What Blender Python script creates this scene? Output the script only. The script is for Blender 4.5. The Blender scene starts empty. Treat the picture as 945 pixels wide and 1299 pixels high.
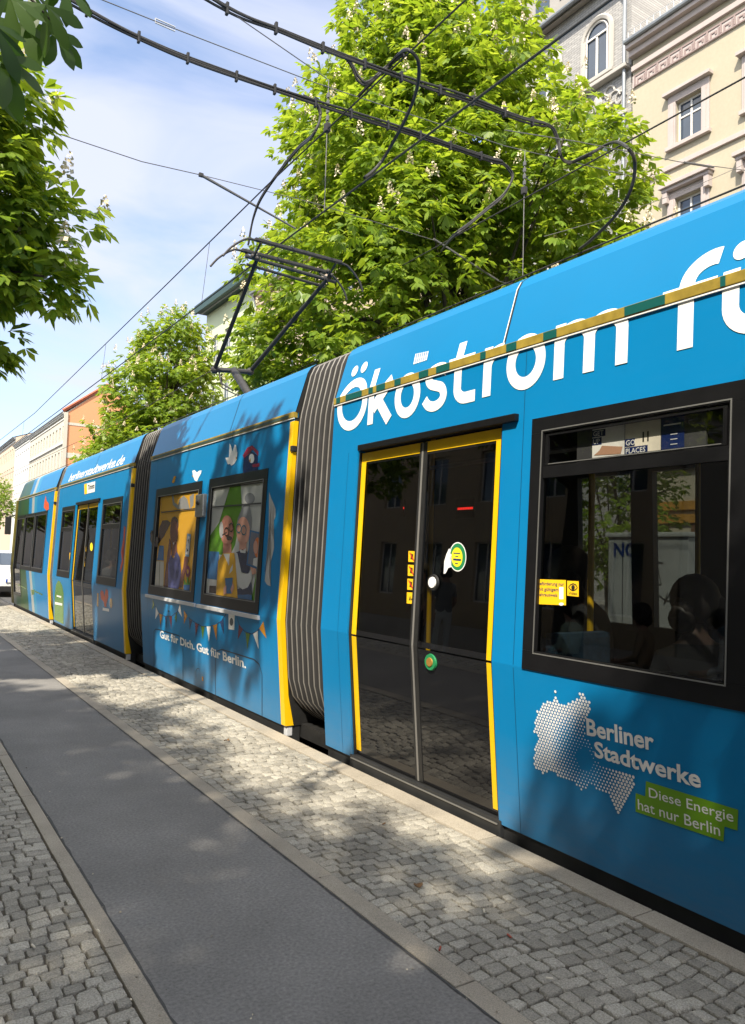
import bpy, bmesh, math, random
import numpy as np
from mathutils import Vector, Matrix

# ------------------------------------------------------------------ camera, sky, sun, exposure
scene = bpy.context.scene
COL = scene.collection
rad = math.radians
FPX, CXP, CYP = 965.0, 472.5, 649.5            # focal length and centre, in pixels of the 945x1299 photograph
YAW, PITCH, ROLL = rad(32.8286), rad(3.3665), rad(1.6524)
EYE = np.array([0.0, 0.0, 1.45])
CF = np.array([math.sin(YAW)*math.cos(PITCH), math.cos(YAW)*math.cos(PITCH), math.sin(PITCH)])
_r0 = np.array([math.cos(YAW), -math.sin(YAW), 0.0]); _u0 = np.cross(_r0, CF)
CR = _r0*math.cos(ROLL) + _u0*math.sin(ROLL)
CU = _u0*math.cos(ROLL) - _r0*math.sin(ROLL)
cd = bpy.data.cameras.new('camera'); camo = bpy.data.objects.new('camera', cd); COL.objects.link(camo)
cd.sensor_fit = 'VERTICAL'; cd.sensor_height = 36.0; cd.lens = 36.0*FPX/1299.0
cd.clip_start = 0.05; cd.clip_end = 3000
camo.matrix_world = Matrix(((CR[0], CU[0], -CF[0], EYE[0]), (CR[1], CU[1], -CF[1], EYE[1]), (CR[2], CU[2], -CF[2], EYE[2]), (0, 0, 0, 1)))
scene.camera = camo

SUN_DIR = Vector((0.70, 0.50, -1.0)).normalized()    # the way the light travels
world = bpy.data.worlds.new('World'); scene.world = world; world.use_nodes = True
nt = world.node_tree; N = nt.nodes; L = nt.links; N.clear()
wo = N.new('ShaderNodeOutputWorld'); bg = N.new('ShaderNodeBackground'); bg.inputs['Strength'].default_value = 0.15
sky = N.new('ShaderNodeTexSky'); sky.sky_type = 'NISHITA'; sky.sun_disc = False
sky.sun_elevation = math.asin(-SUN_DIR.z); sky.sun_rotation = math.atan2(-SUN_DIR.x, -SUN_DIR.y)
sky.air_density = 1.0; sky.dust_density = 0.15; sky.ozone_density = 3.0
tc = N.new('ShaderNodeTexCoord'); mp = N.new('ShaderNodeMapping'); mp.inputs['Scale'].default_value = (1.3, 1.0, 3.4); mp.inputs['Location'].default_value = (0.55, 0.2, 0.1)
no = N.new('ShaderNodeTexNoise'); no.inputs['Scale'].default_value = 2.1; no.inputs['Detail'].default_value = 7; no.inputs['Roughness'].default_value = 0.52; no.inputs['Distortion'].default_value = 0.5
rmp = N.new('ShaderNodeValToRGB'); rmp.color_ramp.elements[0].position = 0.38; rmp.color_ramp.elements[1].position = 0.62
rmp.color_ramp.elements[0].color = (0.10, 0.10, 0.10, 1); rmp.color_ramp.elements[1].color = (0.93, 0.93, 0.93, 1)
mx = N.new('ShaderNodeMix'); mx.data_type = 'RGBA'; mx.inputs[7].default_value = (4.1, 4.65, 5.8, 1)
L.new(tc.outputs['Generated'], mp.inputs[0]); L.new(mp.outputs[0], no.inputs[0]); L.new(no.outputs[0], rmp.inputs[0])
dt = N.new('ShaderNodeVectorMath'); dt.operation = 'DOT_PRODUCT'; dt.inputs[1].default_value = -SUN_DIR     # added glow on unseen cloud around the sun, fills the shade
gl = N.new('ShaderNodeMapRange'); gl.inputs[1].default_value = 0.0; gl.inputs[2].default_value = 1.0; gl.inputs[3].default_value = 0.0; gl.inputs[4].default_value = 1.0
vs = N.new('ShaderNodeVectorMath'); vs.operation = 'MULTIPLY_ADD'; vs.inputs[0].default_value = (9.5, 8.4, 6.6); vs.inputs[2].default_value = (3.05, 3.22, 3.9)
L.new(tc.outputs['Generated'], dt.inputs[0]); L.new(dt.outputs['Value'], gl.inputs[0]); L.new(gl.outputs[0], vs.inputs[1]); L.new(vs.outputs[0], mx.inputs[7])
L.new(rmp.outputs[0], mx.inputs[0]); L.new(sky.outputs[0], mx.inputs[6]); L.new(mx.outputs[2], bg.inputs[0]); L.new(bg.outputs[0], wo.inputs[0])
sl = bpy.data.lights.new('sun', 'SUN'); sl.energy = 4.7; sl.angle = rad(0.8); sl.color = (1.0, 0.91, 0.76)
so = bpy.data.objects.new('sun', sl); COL.objects.link(so); so.rotation_euler = SUN_DIR.to_track_quat('-Z', 'Y').to_euler(); so.location = (-20, -20, 40)
scene.view_settings.view_transform = 'Standard'; scene.view_settings.look = 'None'
scene.view_settings.exposure = 0.95; scene.view_settings.gamma = 1.0; scene.view_settings.use_curve_mapping = False
scene.cycles.max_bounces = 8; scene.cycles.transparent_max_bounces = 12; scene.cycles.caustics_reflective = False; scene.cycles.caustics_refractive = False
scene.cycles.sample_clamp_indirect = 6.0

# ------------------------------------------------------------------ surveying: where a sight line meets a real surface
def ray(px, py): return (CF*FPX + CR*(px-CXP) - CU*(py-CYP))/FPX
def on_x(px, py, x): d = ray(px, py); return Vector(EYE + d*(x/d[0]))
def on_y(px, py, y): d = ray(px, py); return Vector(EYE + d*(y/d[1]))
def on_z(px, py, z): d = ray(px, py); return Vector(EYE + d*((z-1.45)/d[2]))
PZ = [-0.2, 0.05, 0.91, 2.585, 2.64, 2.98, 3.03, 3.07, 3.10, 3.115]
PX = [2.875, 2.855, 2.78, 2.84, 2.845, 2.945, 2.975, 3.03, 3.13, 3.4]
def prof(z): return float(np.interp(z, PZ, PX))
def on_side(px, py):
    X = 2.8
    for _ in range(25):
        p = on_x(px, py, X); X = prof(p.z)
    return (p.y, p.z)

# ------------------------------------------------------------------ helpers
def mat(name, col, rough=0.6, metal=0.0, coat=0.0, spec=0.5, noise=None, bump=None, emit=None, noise2=None):
    m = bpy.data.materials.new(name); m.use_nodes = True
    nt = m.node_tree; b = nt.nodes['Principled BSDF']
    b.inputs['Base Color'].default_value = (*col, 1); b.inputs['Roughness'].default_value = rough; b.inputs['Metallic'].default_value = metal
    b.inputs['Coat Weight'].default_value = coat; b.inputs['Coat Roughness'].default_value = 0.06; b.inputs['Specular IOR Level'].default_value = spec
    tcn = nt.nodes.new('ShaderNodeTexCoord')
    src = None
    for nn in (noise, noise2):
        if not nn: continue
        sc, amt = nn[0], nn[1]
        tx = nt.nodes.new('ShaderNodeTexNoise'); tx.inputs['Scale'].default_value = sc; tx.inputs['Detail'].default_value = 6; tx.inputs['Roughness'].default_value = 0.6
        nt.links.new(tcn.outputs['Object'], tx.inputs[0])
        mr = nt.nodes.new('ShaderNodeMapRange'); mr.inputs[1].default_value = 0.25; mr.inputs[2].default_value = 0.75; mr.inputs[3].default_value = 1-amt; mr.inputs[4].default_value = 1+amt
        nt.links.new(tx.outputs[0], mr.inputs[0])
        vm = nt.nodes.new('ShaderNodeVectorMath'); vm.operation = 'SCALE'
        if src is None: vm.inputs[0].default_value = col
        else: nt.links.new(src, vm.inputs[0])
        nt.links.new(mr.outputs[0], vm.inputs['Scale']); src = vm.outputs[0]
    if src is not None: nt.links.new(src, b.inputs['Base Color'])
    if bump:
        tx = nt.nodes.new('ShaderNodeTexNoise'); tx.inputs['Scale'].default_value = bump[0]; tx.inputs['Detail'].default_value = 5
        nt.links.new(tcn.outputs['Object'], tx.inputs[0])
        bp = nt.nodes.new('ShaderNodeBump'); bp.inputs['Strength'].default_value = bump[1]; bp.inputs['Distance'].default_value = bump[2]
        nt.links.new(tx.outputs[0], bp.inputs['Height']); nt.links.new(bp.outputs[0], b.inputs['Normal'])
    if emit: b.inputs['Emission Color'].default_value = (*col, 1); b.inputs['Emission Strength'].default_value = emit
    return m

def glass_mat(name, tint, refl=1.0):
    m = bpy.data.materials.new(name); m.use_nodes = True; nt = m.node_tree; nt.nodes.clear()
    o = nt.nodes.new('ShaderNodeOutputMaterial'); t = nt.nodes.new('ShaderNodeBsdfTransparent'); g = nt.nodes.new('ShaderNodeBsdfGlossy'); x = nt.nodes.new('ShaderNodeMixShader'); f = nt.nodes.new('ShaderNodeFresnel')
    t.inputs[0].default_value = (*tint, 1); g.inputs['Roughness'].default_value = 0.015; g.inputs[0].default_value = (refl, refl, refl, 1); ge = nt.nodes.new('ShaderNodeNewGeometry'); ma = nt.nodes.new('ShaderNodeMapRange'); ma.inputs[3].default_value = 1.52; ma.inputs[4].default_value = 1/1.52; nt.links.new(ge.outputs['Backfacing'], ma.inputs[0]); nt.links.new(ma.outputs[0], f.inputs[0])
    nt.links.new(f.outputs[0], x.inputs[0]); nt.links.new(t.outputs[0], x.inputs[1]); nt.links.new(g.outputs[0], x.inputs[2]); nt.links.new(x.outputs[0], o.inputs[0])
    return m

def tag(o, label=None, cat=None, group=None, kind=None):
    if label: o['label'] = label
    if cat: o['category'] = cat
    if group: o['group'] = group
    if kind: o['kind'] = kind
    return o
def root(name, loc, label, cat, group=None):
    o = bpy.data.objects.new(name, None); COL.objects.link(o); o.location = loc; o.empty_display_size = 0.2
    return tag(o, label, cat, group)
def wloc(o):
    v = Vector((0, 0, 0))
    while o: v = v + o.location; o = o.parent
    return v
def link_mesh(name, me, m, parent=None, smooth=False):
    if isinstance(m, (list, tuple)):
        for q in m: me.materials.append(q)
    elif m: me.materials.append(m)
    if smooth: me.polygons.foreach_set('use_smooth', [True]*len(me.polygons))
    o = bpy.data.objects.new(name, me); COL.objects.link(o)
    if parent: o.parent = parent; o.location = -wloc(parent)
    else:
        n = len(me.vertices); a = np.empty(n*3, 'f'); me.vertices.foreach_get('co', a); a = a.reshape(-1, 3)
        c = (a.min(0)+a.max(0))/2; c[2] = a[:, 2].min()
        a -= c; me.vertices.foreach_set('co', a.ravel()); o.location = Vector(c.tolist())
    return o
def obj(name, bm, m, parent=None, smooth=False, recalc=True):
    if recalc: bmesh.ops.recalc_face_normals(bm, faces=bm.faces)
    me = bpy.data.meshes.new(name); bm.to_mesh(me); bm.free()
    return link_mesh(name, me, m, parent, smooth)
def npmesh(name, V, faces, m, parent=None, smooth=False, attr=None):
    me = bpy.data.meshes.new(name); me.from_pydata([tuple(v) for v in V], [], faces); me.update()
    return link_mesh(name, me, m, parent, smooth)
def quadmesh(name, V, m, parent=None, k=4):
    """V: (n*k,3) array, every k vertices one face"""
    n = len(V)//k; me = bpy.data.meshes.new(name)
    me.vertices.add(len(V)); me.vertices.foreach_set('co', np.ascontiguousarray(V, 'f').ravel())
    me.loops.add(len(V)); me.loops.foreach_set('vertex_index', np.arange(len(V), dtype='i'))
    me.polygons.add(n); me.polygons.foreach_set('loop_start', np.arange(0, len(V), k, dtype='i')); me.polygons.foreach_set('loop_total', np.full(n, k, 'i'))
    me.update(); me.validate()
    return link_mesh(name, me, m, parent)
def dup_tree(r, delta, label=None, group=None):
    def cp(o, par):
        c = o.copy(); COL.objects.link(c)
        if par is not None: c.parent = par
        for ch in list(o.children): cp(ch, c)
        return c
    c = cp(r, None); c.location = r.location + Vector(delta)
    if label: c['label'] = label
    if group: c['group'] = group
    return c
def box(bm, x0, x1, y0, y1, z0, z1, bev=0.0):
    vs = [bm.verts.new((x, y, z)) for x in (x0, x1) for y in (y0, y1) for z in (z0, z1)]
    fs = [bm.faces.new([vs[i] for i in q]) for q in ((0, 1, 3, 2), (4, 6, 7, 5), (0, 4, 5, 1), (2, 3, 7, 6), (0, 2, 6, 4), (1, 5, 7, 3))]
    if bev > 0:
        es = list({e for f in fs for e in f.edges}); bmesh.ops.bevel(bm, geom=es, offset=bev, segments=2, affect='EDGES', profile=0.7)
    return bm
def B(*a, **k): return box(bmesh.new(), *a, **k)
def tube(bm, pts, r, n=8, cap=True, r2=None):
    pts = [Vector(p) for p in pts]; rings = []
    up = Vector((0.13, 0.21, 0.97))
    for i, p in enumerate(pts):
        d = (pts[min(i+1, len(pts)-1)] - pts[max(i-1, 0)]).normalized()
        if abs(d.dot(up)) > 0.98: up = Vector((1, 0.1, 0))
        a = d.cross(up).normalized(); b = d.cross(a).normalized()
        rr = r if r2 is None else r + (r2-r)*i/max(1, len(pts)-1)
        rings.append([bm.verts.new(p + a*rr*math.cos(2*math.pi*k/n) + b*rr*math.sin(2*math.pi*k/n)) for k in range(n)])
    for A, Bq in zip(rings, rings[1:]):
        for k in range(n): bm.faces.new((A[k], A[(k+1) % n], Bq[(k+1) % n], Bq[k]))
    if cap: bm.faces.new(rings[0]); bm.faces.new(list(reversed(rings[-1])))
    return bm
def TB(pts, r, **k): return tube(bmesh.new(), pts, r, **k)
def smooth_path(pts, n=8):
    P = [Vector(p) for p in pts]; out = []
    for i in range(len(P)-1):
        p0, p1, p2, p3 = P[max(i-1, 0)], P[i], P[i+1], P[min(i+2, len(P)-1)]
        for k in range(n):
            t = k/n
            out.append(0.5*((2*p1)+(p2-p0)*t+(2*p0-5*p1+4*p2-p3)*t*t+(3*p1-p0-3*p2+p3)*t**3))
    return out+[P[-1]]
def disc(bm, c, u, v, r, n=20):
    c = Vector(c); bm.faces.new([bm.verts.new(c+Vector(u)*r*math.cos(2*math.pi*k/n)+Vector(v)*r*math.sin(2*math.pi*k/n)) for k in range(n)])
def blob(bm, c, r, seg=10, sc=(1, 1, 1)):
    bmesh.ops.create_uvsphere(bm, u_segments=seg, v_segments=max(6, seg//2+2), radius=r, matrix=Matrix.Translation(Vector(c)) @ Matrix.Diagonal((*sc, 1)))

# flat shapes laid on the tram's side: (y, z) polygons mapped on to the profile, off metres proud of it
def side_pt(y, z, off): return Vector((prof(z)-off, y, z))
def side_decal(name, polys, m, parent, off=0.002):
    bm = bmesh.new()
    for i, poly in enumerate(polys):
        f = bm.faces.new([bm.verts.new((0, p[0], p[1])) for p in poly])
    bmesh.ops.triangulate(bm, faces=bm.faces[:])
    for zz in (0.91, 2.585, 2.64): bmesh.ops.bisect_plane(bm, geom=bm.verts[:]+bm.edges[:]+bm.faces[:], plane_co=(0, 0, zz), plane_no=(0, 0, 1))
    for v in bm.verts: v.co.x = prof(v.co.z)-off
    return obj(name, bm, m, parent)
def px_polys(polys): return [[on_side(*p) for p in poly] for poly in polys]
def stroke(pts, w, wz=None):
    """ribbon polygons (quads) along a polyline in (y,z)"""
    pts = [Vector(p) for p in pts]; Lp, Rp = [], []
    closed = (pts[0]-pts[-1]).length < 1e-6
    for i, p in enumerate(pts):
        a = pts[i-1] if i > 0 else (pts[-2] if closed else p); b = pts[i+1] if i < len(pts)-1 else (pts[1] if closed else p)
        d = (b-a).normalized(); nrm = Vector((-d.y, d.x)); Lp.append(p+nrm*w/2); Rp.append(p-nrm*w/2)
    return [[Lp[i], Lp[i+1], Rp[i+1], Rp[i]] for i in range(len(pts)-1)]
def arc(cy, cz, ry, rz, a0, a1, n=20): return [(cy+ry*math.cos(rad(a0+(a1-a0)*i/n)), cz+rz*math.sin(rad(a0+(a1-a0)*i/n))) for i in range(n+1)]
def text_side(name, body, yleft, z, height, m, parent, off=0.003, bold=0.0, width=None, shear=0.0, slope=0.0, spacing=1.0):
    """lettering read from the platform: runs towards -y"""
    c = bpy.data.curves.new(name, 'FONT'); c.body = body; c.offset = bold; c.shear = shear; c.resolution_u = 3; c.space_character = spacing
    o = bpy.data.objects.new(name, c); COL.objects.link(o)
    dg = bpy.context.evaluated_depsgraph_get(); me = bpy.data.meshes.new_from_object(o.evaluated_get(dg))
    bpy.data.objects.remove(o); bpy.data.curves.remove(c)
    a = np.empty(len(me.vertices)*3, 'f'); me.vertices.foreach_get('co', a); a = a.reshape(-1, 3)
    x0, x1 = a[:, 0].min(), a[:, 0].max(); s = height/0.70
    sx = s if width is None else width/(x1-x0)
    y = yleft-(a[:, 0]-x0)*sx; zz = z+a[:, 1]*s+(yleft-y)*slope
    out = np.stack([np.array([prof(q) for q in zz])-off, y, zz], 1).astype('f')
    me.vertices.foreach_set('co', out.ravel()); me.materials.clear()
    return link_mesh(name, me, m, parent)
def text_flat(name, body, origin, u, v, height, m, parent, width=None, bold=0.0):
    c = bpy.data.curves.new(name, 'FONT'); c.body = body; c.offset = bold; c.resolution_u = 2
    o = bpy.data.objects.new(name, c); COL.objects.link(o)
    dg = bpy.context.evaluated_depsgraph_get(); me = bpy.data.meshes.new_from_object(o.evaluated_get(dg))
    bpy.data.objects.remove(o); bpy.data.curves.remove(c)
    a = np.empty(len(me.vertices)*3, 'f'); me.vertices.foreach_get('co', a); a = a.reshape(-1, 3)
    x0, x1 = a[:, 0].min(), a[:, 0].max(); s = height/0.70; sx = s if width is None else width/(x1-x0)
    out = np.array(origin)+np.outer((a[:, 0]-x0)*sx, np.array(u))+np.outer(a[:, 1]*s, np.array(v))
    me.vertices.foreach_set('co', out.astype('f').ravel()); me.materials.clear()
    return link_mesh(name, me, m, parent)
# ------------------------------------------------------------------ materials
M_asph = mat('asphalt', (0.175, 0.169, 0.160), 0.85, noise=(1.6, 0.24), noise2=(75, 0.38), bump=(420, 0.5, 0.004))
M_road = mat('road_asphalt', (0.06, 0.06, 0.062), 0.9, noise=(0.5, 0.15), noise2=(150, 0.25))
M_mortar = mat('joint_sand', (0.082, 0.070, 0.055), 0.95, noise=(30, 0.4))
M_kerb = mat('kerb_granite', (0.31, 0.275, 0.22), 0.8, noise=(2.6, 0.22), noise2=(230, 0.45), bump=(160, 0.6, 0.004))
M_farsett = mat('far_setts', (0.22, 0.205, 0.18), 0.9, noise=(9, 0.35))
def sett_mat(name='granite_setts', c1=(0.235, 0.219, 0.184), c2=(0.40, 0.375, 0.318)):
    m = mat(name, (0.25, 0.25, 0.25), 0.82, bump=(110, 0.9, 0.008)); nt = m.node_tree; b = nt.nodes['Principled BSDF']
    g = nt.nodes.new('ShaderNodeNewGeometry'); r = nt.nodes.new('ShaderNodeValToRGB'); r.color_ramp.elements[0].color = (*c1, 1); r.color_ramp.elements[1].color = (*c2, 1)
    e = r.color_ramp.elements.new(0.5); e.color = (0.318, 0.297, 0.250, 1)
    t = nt.nodes.new('ShaderNodeTexNoise'); t.inputs['Scale'].default_value = 150; t.inputs['Detail'].default_value = 6; t.inputs['Roughness'].default_value = 0.7
    tc_ = nt.nodes.new('ShaderNodeTexCoord'); nt.links.new(tc_.outputs['Object'], t.inputs[0])
    mr = nt.nodes.new('ShaderNodeMapRange'); mr.inputs[1].default_value = 0.3; mr.inputs[2].default_value = 0.7; mr.inputs[3].default_value = 0.5; mr.inputs[4].default_value = 1.42
    vm = nt.nodes.new('ShaderNodeVectorMath'); vm.operation = 'SCALE'
    t2 = nt.nodes.new('ShaderNodeTexNoise'); t2.inputs['Scale'].default_value = 2.2; t2.inputs['Detail'].default_value = 4; nt.links.new(tc_.outputs['Object'], t2.inputs[0])
    mr2 = nt.nodes.new('ShaderNodeMapRange'); mr2.inputs[1].default_value = 0.3; mr2.inputs[2].default_value = 0.7; mr2.inputs[3].default_value = 0.85; mr2.inputs[4].default_value = 1.12
    vm2 = nt.nodes.new('ShaderNodeVectorMath'); vm2.operation = 'SCALE'
    nt.links.new(g.outputs['Random Per Island'], r.inputs[0]); nt.links.new(r.outputs[0], vm.inputs[0]); nt.links.new(t.outputs[0], mr.inputs[0]); nt.links.new(mr.outputs[0], vm.inputs['Scale'])
    nt.links.new(t2.outputs[0], mr2.inputs[0]); nt.links.new(vm.outputs[0], vm2.inputs[0]); nt.links.new(mr2.outputs[0], vm2.inputs['Scale']); nt.links.new(vm2.outputs[0], b.inputs['Base Color'])
    return m
M_sett = sett_mat()
M_blue = mat('blue_wrap', (0.001, 0.175, 0.405), 0.30, coat=0.0, spec=0.17, noise=(0.9, 0.05), bump=(1.6, 0.10, 0.02))
def dusty(m, base, z0, z1, dust=(.20, .18, .15), amt=.42):
    nt = m.node_tree; b = nt.nodes['Principled BSDF']; src = b.inputs['Base Color'].links[0].from_socket
    t = nt.nodes.new('ShaderNodeTexCoord'); g = nt.nodes.new('ShaderNodeNewGeometry'); sp = nt.nodes.new('ShaderNodeSeparateXYZ'); nt.links.new(g.outputs['Position'], sp.inputs[0])
    mr = nt.nodes.new('ShaderNodeMapRange'); mr.inputs[1].default_value = z0; mr.inputs[2].default_value = z1; mr.inputs[3].default_value = amt; mr.inputs[4].default_value = 0.03; nt.links.new(sp.outputs[2], mr.inputs[0])
    mpn = nt.nodes.new('ShaderNodeMapping'); mpn.inputs['Scale'].default_value = (1, 1.2, 5); nt.links.new(t.outputs['Object'], mpn.inputs[0])
    n = nt.nodes.new('ShaderNodeTexNoise'); n.inputs['Scale'].default_value = 3.5; n.inputs['Detail'].default_value = 8; n.inputs['Roughness'].default_value = .7; nt.links.new(mpn.outputs[0], n.inputs[0])
    mu = nt.nodes.new('ShaderNodeMath'); mu.operation = 'MULTIPLY'; nt.links.new(mr.outputs[0], mu.inputs[0]); nt.links.new(n.outputs[0], mu.inputs[1])
    x = nt.nodes.new('ShaderNodeMix'); x.data_type = 'RGBA'; x.inputs[7].default_value = (*dust, 1); nt.links.new(mu.outputs[0], x.inputs[0]); nt.links.new(src, x.inputs[6]); nt.links.new(x.outputs[2], b.inputs['Base Color'])
dusty(M_blue, None, 0.05, 0.55)
M_white = mat('white_lettering', (0.80, 0.80, 0.78), 0.35, noise=(3, 0.04))
M_dots = mat('pale_dots', (0.74, 0.74, 0.72), 0.4)
M_yellow = mat('traffic_yellow', (0.80, 0.48, 0.004), 0.35, noise=(4, 0.06))
M_olive = mat('gutter_olive', (0.30, 0.215, 0.035), 0.4, noise=(14, 0.3))
M_dgreen = mat('gutter_dark_green', (0.004, 0.085, 0.075), 0.4)
M_black = mat('black_gloss', (0.008, 0.008, 0.009), 0.03, spec=0.6)
M_rub = mat('black_rubber', (0.016, 0.016, 0.016), 0.5, noise=(20, 0.3))
M_frame = mat('black_window_frame', (0.007, 0.007, 0.008), 0.34, spec=0.3, noise=(12, 0.2))
M_skirt = mat('dark_skirt', (0.022, 0.023, 0.024), 0.45, noise=(6, 0.35))
M_bell = mat('bellows_clips', (0.155, 0.147, 0.136), 0.5, noise=(9, 0.18), noise2=(1.5, 0.12)); M_bfab = mat('bellows_fabric_shade', (0.020, 0.019, 0.019), 0.8, noise=(9, .3))
M_alu = mat('aluminium', (0.30, 0.30, 0.29), 0.4, metal=0.7)
M_lgrey = mat('light_grey_trim', (0.55, 0.56, 0.58), 0.5); M_seal = mat('door_seal_grey', (0.17, 0.165, 0.155), 0.5)
M_steel = mat('dark_steel', (0.045, 0.043, 0.042), 0.5, metal=0.3, noise=(25, 0.35))
M_wire = mat('wire_dark', (0.028, 0.027, 0.026), 0.6)
M_wireg = mat('wire_grey', (0.16, 0.155, 0.15), 0.5, metal=0.4)
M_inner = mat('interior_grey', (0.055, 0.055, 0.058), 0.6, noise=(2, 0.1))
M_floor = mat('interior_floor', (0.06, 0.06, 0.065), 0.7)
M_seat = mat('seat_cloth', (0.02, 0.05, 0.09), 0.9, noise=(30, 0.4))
M_glass = glass_mat('tinted_glass', (0.34, 0.36, 0.35)); M_glassc = glass_mat('clear_hopper_glass', (0.72, 0.73, 0.72)); M_glassd = glass_mat('dark_door_glass', (0.30, 0.31, 0.31))
M_green = mat('leaf_green_print', (0.10, 0.23, 0.012), 0.4); M_lgreen = mat('light_green_print', (0.22, 0.36, 0.03), 0.4)
M_orange = mat('orange_red_print', (0.62, 0.085, 0.025), 0.4)
M_red = mat('red_print', (0.55, 0.02, 0.02), 0.4); M_navy = mat('navy_print', (0.008, 0.022, 0.11), 0.4)
M_led = mat('red_led', (1.0, 0.03, 0.02), 0.4, emit=1.6)
M_art = {}
def art(r, g, b):
    """printed film colour given as it is printed (sRGB 0-255)"""
    k = (r, g, b)
    if k not in M_art:
        f = lambda c: ((c/255+0.055)/1.055)**2.4 if c > 10 else c/255/12.92
        M_art[k] = mat('printed_film_%d' % (len(M_art)+1), (f(r)*.62, f(g)*.62, f(b)*.62), 0.25, spec=0.5)
    return M_art[k]

# ------------------------------------------------------------------ ground
def struct(name, bm, m): return tag(obj(name, bm, m), kind='structure')
struct('ground', B(-500, 500, -300, 900, -0.6, -0.5), M_road)
struct('tram_road', B(2.812, 9.4, -60, 400, -0.5, -0.2), M_road)
struct('far_platform', B(9.404, 13.6, -60, 104, -0.5, -0.02), M_farsett)
struct('far_road', B(13.604, 19.0, -60, 400, -0.5, -0.14), M_road)
struct('far_pavement', B(19.004, 23.3, -60, 400, -0.5, 0.0), M_farsett)
struct('pavement_bed', B(-14.2, 2.676, -60, 400, -0.5, -0.014), M_mortar)
for n_, x0_, x1_, in (('kerb_strip', 0.768, 0.836), ('kerb_strip', 1.72, 1.81)):
    bm = bmesh.new(); y = -8.0; k = 0
    random.seed(int(x0_*100))
    while y < 90:
        l_ = random.uniform(0.9, 1.1); box(bm, x0_+random.uniform(-.002, .002), x1_+random.uniform(-.002, .002), y+.003, y+l_-.002, -0.15, 0.004+random.uniform(-.002, .002), bev=0.006); y += l_
    struct(n_, bm, M_kerb)
bm = bmesh.new(); y = -8.0
while y < 120:
    l_ = random.uniform(0.95, 1.05); box(bm, 2.68, 2.81, y+.002, y+l_-.002, -0.5, 0.006+random.uniform(-.0015, .0015), bev=0.01); y += l_
struct('platform_kerb', bm, M_kerb)
struct('bike_path', B(0.838, 1.718, -10, 110, -0.2, 0.0), M_asph)
bm = bmesh.new()
random.seed(8)
for s_ in (0.8385, 1.7175):      # crumbly tar seam along each kerb strip
    y = 0.8; x_prev = None
    L0 = []
    while y < 30: L0.append((y, 0.004+random.random()*0.009)); y += 0.06+0.004*y
    sg = 1 if s_ < 1.2 else -1
    for (ya, wa), (yb, wb) in zip(L0, L0[1:]):
        bm.faces.new([bm.verts.new(q) for q in ((s_, ya, .003), (s_+sg*wa, ya, .003), (s_+sg*wb, yb, .003), (s_, yb, .003))])
struct('tar_seam', bm, mat('tar', (0.055, 0.054, 0.052), 0.8, noise=(60, 0.4)))
struct('far_cobbles', B(1.813, 2.677, 30, 120, -0.3, -0.001), M_farsett)
struct('far_cobbles', B(-14, 0.766, 13, 120, -0.3, -0.001), M_farsett)
struct('far_cobbles', B(-14, -1.802, -30, 13, -0.3, -0.001), M_farsett)
bm = bmesh.new()
for xr in (3.28, 4.72, 6.38, 7.82): box(bm, xr-.03, xr+.03, -60, 400, -0.2, -0.19)
struct('tram_rails', bm, M_steel)

def setts(name, x0, x1, y0, y1, seed):
    rnd = random.Random(seed); V = []; F = []
    def wav(x, y): return 0.020*math.sin(1.9*x+0.7*y+seed)+0.013*math.sin(5.3*x-0.9*y)+0.008*math.sin(11*x+2*y)
    ry = [y0]
    while ry[-1] < y1: ry.append(ry[-1]+rnd.uniform(0.054, 0.072))
    for r in range(len(ry)-1):
        x = x0; js = [x0]
        while True:
            w = rnd.uniform(0.050, 0.084)
            if x+w > x1-0.042: break
            x += w; js.append(x)
        js.append(x1)
        for a, b in zip(js, js[1:]):
            g = rnd.uniform(0.002, 0.0045); q = lambda s=0.0042: rnd.uniform(-s, s)
            def edge(xx, rr): return ry[rr]+wav(xx, ry[rr])
            c = [(a+g+q(), edge(a, r)+g+q()), (b-g+q(), edge(b, r)+g+q()), (b-g+q(), edge(b, r+1)-g+q()), (a+g+q(), edge(a, r+1)-g+q())]
            c = [(min(max(px_, x0+.002), x1-.002), py_) for px_, py_ in c]
            ring = []
            for i in range(4):
                p, n_, pr = c[i], c[(i+1) % 4], c[(i-1) % 4]; k = rnd.uniform(0.05, 0.15)
                ring.append((p[0]+(pr[0]-p[0])*k, p[1]+(pr[1]-p[1])*k)); ring.append((p[0]+(n_[0]-p[0])*k, p[1]+(n_[1]-p[1])*k))
            cx = sum(p[0] for p in ring)/8; cy = sum(p[1] for p in ring)/8
            h = rnd.uniform(-0.006, 0.003); tx, ty = rnd.uniform(-.05, .05), rnd.uniform(-.05, .05)
            base = len(V)
            for (sc, dz) in ((1.05, -0.022), (1.0, -0.0045), (0.965, -0.0014), (0.84, 0.0)):
                for (xx, yy) in ring:
                    X, Y = cx+(xx-cx)*sc, cy+(yy-cy)*sc
                    V.append((X, Y, h+dz+(X-cx)*tx+(Y-cy)*ty+(rnd.uniform(-.0012, .0012) if sc < 1.02 else 0)))
            for lv in range(3):
                for i in range(8): F.append((base+lv*8+i, base+lv*8+(i+1) % 8, base+lv*8+8+(i+1) % 8, base+lv*8+8+i))
            F.append(tuple(range(base+24, base+32)))
    o = npmesh(name, V, F, M_sett, smooth=True); tag(o, kind='structure'); return o
setts('cobbled_pavement', 1.813, 2.677, 0.9, 30, 3)
setts('cobbled_pavement', -1.80, 0.766, 1.0, 13, 5)

struct('far_cobbles', B(1.813, 2.677, -30, 0.9, -0.3, -0.001), M_farsett); struct('far_cobbles', B(-1.80, 0.766, -30, 1.0, -0.3, -0.001), M_farsett)
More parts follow.
